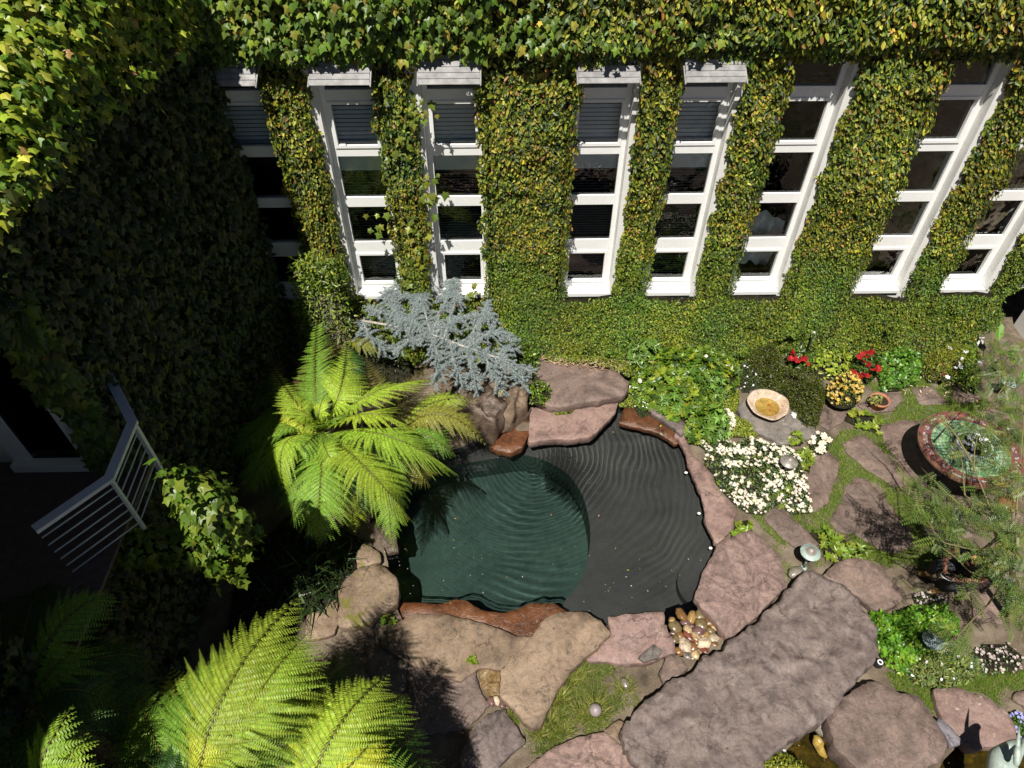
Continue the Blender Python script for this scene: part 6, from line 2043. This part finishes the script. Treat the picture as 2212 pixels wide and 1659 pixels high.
X, Y = ZC(9, [(795, 445)])[0]
pebble(X, Y, 17, 11, .3, 'grey', 'grey egg shaped stone at the foot of the verdigris lamp', z=.08, group=None)
X, Y = ZC(9, [(945, 1525)])[0]
pebble(X, Y, 11, 17, .3, 'cream', 'pale cream rock under water in the brook', z=-.22, group=None)
X, Y = ZC(9, [(945, 1390)])[0]
pebble(X, Y, 14, 22, .3, 'grey', 'grey wet rock where the brook slips under the slab', z=-.10, group=None)
X, Y = ZC(6, [(2130, 1120)])[0]
pebble(X, Y, 22, 15, .3, 'mauve', 'rough pinkish rock under the tree right of the table', z=.08, group=None)
X, Y = ZC('p', [(1950, 70)])[0]
pebble(X, Y, 22, 14, .3, 'brown', 'brown rock under the tree between table and person', z=.08, group=None)
# the rubble-filled gap by the tongue stone
mb = MB()
gp2 = [Vector((p.x, p.y)) for p in GP(8, [(1015, 1030), (1160, 1040), (1150, 1210), (1080, 1220), (1030, 1140)], .01)]
V, F = cdt_fill(gp2, sample_poly(gp2, 120))
mb.add([(x, y, .012 + .03 * abs(fbm(x, y, 0, 14, 3))) for x, y in V], F)
tag(mb.build('gravel_gap', rock_mat('wet ochre gravel', [(.10, .06, .02), (.26, .17, .07), (.50, .42, .3)], 9, 1.5, rough=.3)), kind='structure')

# leaves afloat and sunk
for i, (k, p, c, s, lab) in enumerate(((8, (1950, 415), (.25, .27, .03), .05, 'yellow green leaf floating near the lower edge of the pond'), (8, (865, 230), (.2, .26, .03), .035, 'tiny green leaf on the dark end of the pond'),
                    (8, (1480, 60), (.45, .16, .05), .04, 'orange leaf floating over the deep part'), (8, (865, 90), (.45, .2, .08), .04, 'orange brown curled leaf in the shadow on the pond'),
                    (8, (1200, 465), (.22, .12, .03), .04, 'brown leaf afloat near the rust ledge'), (8, (1780, 65), (.4, .25, .18), .045, 'pinkish leaf on the shallow side'),
                    (5, (1860, 1170), (.5, .22, .06), .04, 'orange leaf floating by the pink ledge corner'), ('s', (690, 1625), (.4, .45, .22), .10, 'large pale leaf on the wet orange rock shelf'),
                    ('s', (675, 1480), (.35, .4, .05), .07, 'yellow green leaf on the orange rock shelf'), ('s', (670, 1310), (.6, .5, .15), .05, 'yellow leaf on the small dusky slab'))):
    q = G(*ZC(k, [p])[0], ZWAT + .004 if k in (8, 5) else (.03 if i < 9 else .165))
    mb = MB()
    mb.inst(LEAF_OVAL, [(0, 0, 0)], [(math.cos(i * 2.1), math.sin(i * 2.1), 0)], [(0, 0, 1)], s, c)
    o = mb.build('fallen_leaf', M['leaf'])
    o.location = q
    tag(o, lab, 'leaf')
for x, y, lab in ((1482, 1021, 'top one of three white petals afloat along the right pond edge'), (1510, 1109, 'middle one of three white petals afloat along the right pond edge'), (1535, 1184, 'lowest of three white petals afloat along the right pond edge')):
    q = G(x, y, ZWAT + .005)
    mb = MB()
    mb.lathe([(.03, 0), (.026, .008), (.001, .01)], (0, 0, 0), 10, ay=.8)
    o = mb.build('petal', M['paint'])
    o.location = q
    tag(o, lab, 'petal')
q = G(*ZC('r', [(490, 865)])[0], .70)
mb = MB()
mb.inst(LEAF_LOBED, [(0, 0, 0)], [(.3, -1, -.2)], [(0, -.3, 1)], .13, (.55, .45, .12))
o = mb.build('fallen_leaf', M['leaf'])
o.location = q
tag(o, 'big yellow leaf caught on the boulder below the blue cedar', 'leaf')

# ------------------------------------------------------------------ crane statue
M['bronze'] = patina('verdigris bronze', (.22, .27, .24), (.36, .44, .39), (.52, .56, .50))
def skin(name, V, E, Rd, mat, parent=None, sub=2, root=0):
    me = bpy.data.meshes.new(name)
    org = Vector(parent.location) if parent is not None else Vector((0, 0, 0))
    me.from_pydata([tuple(Vector(v) - org) for v in V], E, [])
    me.materials.append(mat)
    o = bpy.data.objects.new(name, me)
    COL.objects.link(o)
    if parent is not None:
        o.parent = parent
    m = o.modifiers.new('skin', 'SKIN')
    m.use_smooth_shade = True
    for i, r_ in enumerate(Rd):
        sv = me.skin_vertices[0].data[i]
        sv.radius = (r_, r_) if isinstance(r_, (int, float)) else r_
        sv.use_root = i == root
    s = o.modifiers.new('sub', 'SUBSURF')
    s.levels = s.render_levels = sub
    return o
bt = Vector((5.884, 2.706, 1.30))
H0 = G(*ZC('b', [(2125, 1330)])[0], 1.30)
H1 = G(*ZC('b', [(2108, 1540)])[0], 1.22)
BD = G(*ZC('b', [(1880, 1700)])[0], .82)
cr = empty('crane_statue', (BD.x, BD.y, -.35), 'verdigris bronze crane with a long straight beak standing in the brook', 'statue')
Vc = [BD, BD + Vector((.07, .16, .06)), BD + Vector((.16, .24, .18)), BD + Vector((.20, .20, .34)), H1 + Vector((-.02, -.05, -.03)), H1, H1.lerp(H0, .55), H0, BD + Vector((-.08, -.20, -.03)), BD + Vector((-.16, -.42, -.10))]
skin('body', Vc, [(0, 1), (1, 2), (2, 3), (3, 4), (4, 5), (5, 6), (6, 7), (0, 8), (8, 9)], [.17, .125, .06, .034, .030, .036, .046, .026, .14, .05], M['bronze'], cr)
mb = MB()
mb.tube([H0 - (bt - H0) * .08, H0.lerp(bt, .5), bt], [.026, .015, .003], 10)
mb.build('beak', M['bronze'], cr, smooth=True)
for s_ in (-1, 1):
    mb = MB()
    f = Vector((BD.x + s_ * .06, BD.y - .04, -.35))
    mb.tube([(f.x, f.y, BD.z - .08), (f.x, f.y + .03, .25), (f.x, f.y, -.33)], [.022, .015, .014], 8)
    for a in (-.5, 0, .5):
        mb.tube([(f.x, f.y, -.335), (f.x + .12 * math.sin(a), f.y + .12 * math.cos(a), -.345)], [.012, .005], 6)
    mb.build('leg', M['bronze'], cr, smooth=True)
# ------------------------------------------------------------------ seated person under the tree
M['skin'] = plain_mat('tanned skin', (.42, .20, .12), .5, .4, var=.1, scale=30, bumpv=.05)
M['shirt'] = plain_mat('black shirt cloth', (.014, .014, .016), .85, .2, var=.2, scale=12, bumpv=.3)
M['trouser'] = plain_mat('dark grey trousers', (.055, .055, .060), .85, .2, var=.2, scale=12, bumpv=.3)
M['hair'] = plain_mat('black hair', (.012, .010, .009), .45, .5, var=.3, scale=60, bumpv=.6, bscale=120)
M['suede'] = plain_mat('tan suede', (.30, .17, .07), .85, .2, var=.2, scale=20, bumpv=.2)
def gp_(x, y, z):
    return G(*ZC('p', [(x, y)])[0], z)
hip = Vector((6.80, 5.08, .50))
per = empty('person', (hip.x, hip.y, 0), 'person in black shirt and grey trousers sitting bent forward, holding a dark controller', 'person')
sh1, sh2 = Vector((6.45, 5.12, 1.05)), Vector((6.62, 4.73, 1.05))
e1, e2 = gp_(1075, 800, .90), gp_(1590, 1160, .88)
h1, h2 = gp_(1060, 1035, .80), gp_(1235, 1165, .79)
k1, k2 = gp_(930, 920, .52), gp_(1200, 1260, .50)
f1, f2 = gp_(860, 1050, .09), gp_(1010, 1290, .09)
chest, belly = Vector((6.57, 4.95, .98)), Vector((6.70, 5.02, .74))
neck, head = Vector((6.49, 4.92, 1.12)), Vector((6.43, 4.90, 1.25))
crown_ = head + Vector((.02, .01, .085))
V = [hip, belly, chest, neck, head, crown_, sh1, e1, h1, sh2, e2, h2]
E = [(0, 1), (1, 2), (2, 3), (3, 4), (4, 5), (2, 6), (6, 7), (7, 8), (2, 9), (9, 10), (10, 11)]
Rd = [.13, .125, (.15, .12), .052, (.075, .09), .055, .058, .042, .027, .058, .042, .027]
fw = Vector((-.96, -.26, 0))
for hnd, other, hi in ((h1, h2, 8), (h2, h1, 11)):
    d = (other - hnd).normalized()
    b = len(V)
    pm = hnd + d * .035 + fw * .02
    V.append(pm)
    E.append((hi, b))
    Rd.append((.036, .018))
    for q_, ln in ((-1.3, .060), (-.45, .072), (.4, .068), (1.2, .054)):
        a = pm + fw * .035 + d * .02 * 0 + Vector((0, 0, .016 * q_)) + d * .012 * q_
        c1 = a + fw * .02 + d * ln * .45
        c2 = c1 + d * ln * .5 - fw * .018
        n0 = len(V)
        V += [a, c1, c2]
        E += [(b, n0), (n0, n0 + 1), (n0 + 1, n0 + 2)]
        Rd += [.010, .009, .007]
    n0 = len(V)
    V += [pm + Vector((0, 0, .03)) - fw * .012, pm + Vector((0, 0, .042)) + d * .035]
    E += [(b, n0), (n0, n0 + 1)]
    Rd += [.011, .008]
n0 = len(V)
V += [head + fw * .085 + Vector((0, 0, -.015))]
E += [(4, n0)]
Rd += [.018]
body = skin('body', V, E, Rd, M['skin'], per)
up1, up2 = sh1.lerp(e1, .40), sh2.lerp(e2, .45)
skin('shirt', [hip + Vector((0, 0, .04)), belly, chest, neck + Vector((.01, 0, -.03)), sh1, up1, sh2, up2], [(0, 1), (1, 2), (2, 3), (2, 4), (4, 5), (2, 6), (6, 7)], [.155, .15, (.175, .14), .066, .078, .066, .078, .066], M['shirt'], per)
s1, s2 = hip + Vector((-.03, .10, -.02)), hip + Vector((.05, -.10, -.02))
skin('trousers', [hip, s1, k1, f1 + Vector((0, 0, .03)), s2, k2, f2 + Vector((0, 0, .03))], [(0, 1), (1, 2), (2, 3), (0, 4), (4, 5), (5, 6)], [.14, .10, .078, .058, .10, .078, .058], M['trouser'], per)
for f, to in ((f1, gp_(660, 1060, .05)), (f2, gp_(840, 1330, .05))):
    d = (to - f).normalized()
    d.z = 0
    a = Vector((f.x, f.y, .05))
    skin('shoe', [a - d * .05, a + d * .06, a + d * .19], [(0, 1), (1, 2)], [(.042, .05), (.048, .046), (.042, .032)], M['suede'], per, 2)
skin('hair', [head + Vector((.035, .01, -.03)), head + Vector((.03, .01, .03)), crown_ + Vector((.01, 0, .005)), head + fw * .055 + Vector((0, 0, .075))], [(0, 1), (1, 2), (2, 3)], [.072, .088, .072, .045], M['hair'], per)
mb = MB()
md = (h1 + h2) * .5 + fw * .045
dd = (h2 - h1).normalized()
ctl = empty('remote_controller', (md.x, md.y, md.z), 'dark hand controller with a pale cable gripped by the sitting person', 'controller')
mb.bar(md - dd * .075, md + dd * .075, .10, .032)
mb.build('case', M['black'], ctl)
mb = MB()
mb.bar(md - dd * .06 - fw * .0 + Vector((0, 0, .0185)), md + dd * .06 + Vector((0, 0, .0185)), .07, .004)
mb.build('screen', plain_mat('blue grey glass screen', (.05, .07, .10), .1, .6, bumpv=0), ctl)
mb = MB()
mb.tube([md - dd * .09 + Vector((0, 0, .02)), md - dd * .06 + fw * .075 + Vector((0, 0, .03)), md + fw * .09 + Vector((0, 0, .03)), md + dd * .07 + fw * .07 + Vector((0, 0, .03)), md + dd * .09 + Vector((0, 0, .02))], .0045, 6)
mb.build('cable', M['rail'], ctl, smooth=True)
# chair
ch = empty('garden_chair', (6.86, 5.12, 0), 'dark garden chair under the sitting person, mostly hidden by leaves', 'chair')
cx_ = Vector((.96, .26, 0))
cy_ = Vector((-.26, .96, 0))
cc = Vector((6.86, 5.12, 0))
def cbar(name, a, b, w, h):
    mb = MB()
    mb.bar(cc + cx_ * a[0] + cy_ * a[1] + Vector((0, 0, a[2])), cc + cx_ * b[0] + cy_ * b[1] + Vector((0, 0, b[2])), w, h, up=(0, 0, 1) if abs(a[2] - b[2]) < .1 else (1, 0, 0))
    mb.build(name, M['iron'], ch)
cbar('seat', (-.24, 0, .36), (.24, 0, .34), .48, .03)
mb = MB()
for j in range(5):
    mb.bar(cc + cx_ * .25 + cy_ * (-.2 + j * .1) + Vector((0, 0, .38)), cc + cx_ * .36 + cy_ * (-.2 + j * .1) + Vector((0, 0, .86)), .05, .015, up=(1, 0, 0))
mb.bar(cc + cx_ * .365 + cy_ * -.25 + Vector((0, 0, .875)), cc + cx_ * .365 + cy_ * .25 + Vector((0, 0, .875)), .03, .035)
mb.build('backrest', M['iron'], ch)
for sx in (-.22, .22):
    for sy in (-.21, .21):
        cbar('leg', (sx, sy, 0), (sx, sy, .335), .035, .035)

# ------------------------------------------------------------------ behind the right-hand windows
M['curtain'] = plain_mat('white curtain cloth', (.75, .76, .76), .8, .2, var=.05, bumpv=.1)
xa, xb = WIN[5]
mb = MB()
V, F = [], []
for i in range(25):
    u = i / 24
    for j in range(7):
        v = j / 6
        V.append((xa + .10 + (xb - xa - .1) * u, YG + .22 + .05 * math.sin(u * 17) + .25 * (1 - v) ** 2 * (u - .2), Z_SILL + .22 + v * 1.15 + .10 * math.sin(u * 5)))
for i in range(24):
    for j in range(6):
        F.append((i * 7 + j, i * 7 + j + 1, i * 7 + j + 8, i * 7 + j + 7))
mb.add(V, F)
tag(mb.build('curtain', M['curtain'], smooth=True), 'white drape looped behind the lowest panes of the first blind free window', 'curtain')
mb = MB()
for j in range(2):
    for i in range(6):
        mb.box(xa + .02 + i * .125, xa + .135 + i * .125, YG + .10 + j * .055, YG + .15 + j * .055, Z_SILL + .08 + j * .0, Z_SILL + .15 + j * .05)
tag(mb.build('brick_ledge', plain_mat('brown brick', (.16, .07, .045), .8, .2, var=.3, scale=10)), 'brown brick ledge inside the window with the white drape', 'brick ledge')
for i, (wx, zz, n, lab) in enumerate(((WIN[6][0] + .30, Z_SILL + .86, 7, 'white orchid behind the second blind free window'), (WIN[7][0] + .38, Z_SILL + .50, 7, 'white orchid behind the rightmost lower pane'))):
    e = empty('orchid', (wx, YG + .2, Z_SILL), lab, 'orchid')
    mb = MB()
    mb.tube([(wx, YG + .2, Z_SILL + .02), (wx + .04, YG + .18, zz - .1), (wx - .1, YG + .15, zz)], .006, 6, (.08, .14, .03))
    mb.build('stem', M['leaf'], e)
    mb = MB()
    mb.lathe([(.07, 0), (.08, .12), (.07, .12), (.001, .10)], (wx, YG + .2, Z_SILL - .0), 18)
    mb.build('pot', M['clay'], e, smooth=True)
    for k in range(n):
        mb = MB()
        a = np.arange(5) * 1.2566 + k
        D = np.column_stack([np.cos(a), np.full(5, -.25), np.sin(a)])
        mb.inst(LEAF_OVAL, np.zeros((5, 3)), D, np.tile((0, -1, .2), (5, 1)), .055, (.82, .82, .84))
        o = mb.build('flower', M['petal'], e)
        o.location = Vector((wx - .14 + .045 * k + .02 * math.sin(k * 3), YG + .13, zz - .03 + .05 * math.sin(k * 2.2))) - Vector(e.location)
mb = MB()
vx, vy, vz = WIN[6][0] + .32, YG + .24, Z_SILL + .05
mb.lathe([(.08, 0), (.13, .10), (.12, .22), (.05, .30), (.06, .36), (.045, .36), (.04, .30)], (vx, vy, vz), 24)
tag(mb.build('brown_vase', plain_mat('brown glazed clay', (.10, .05, .03), .25, .6, var=.3), smooth=True), 'round brown vase behind the lowest pane below the orchid', 'vase')
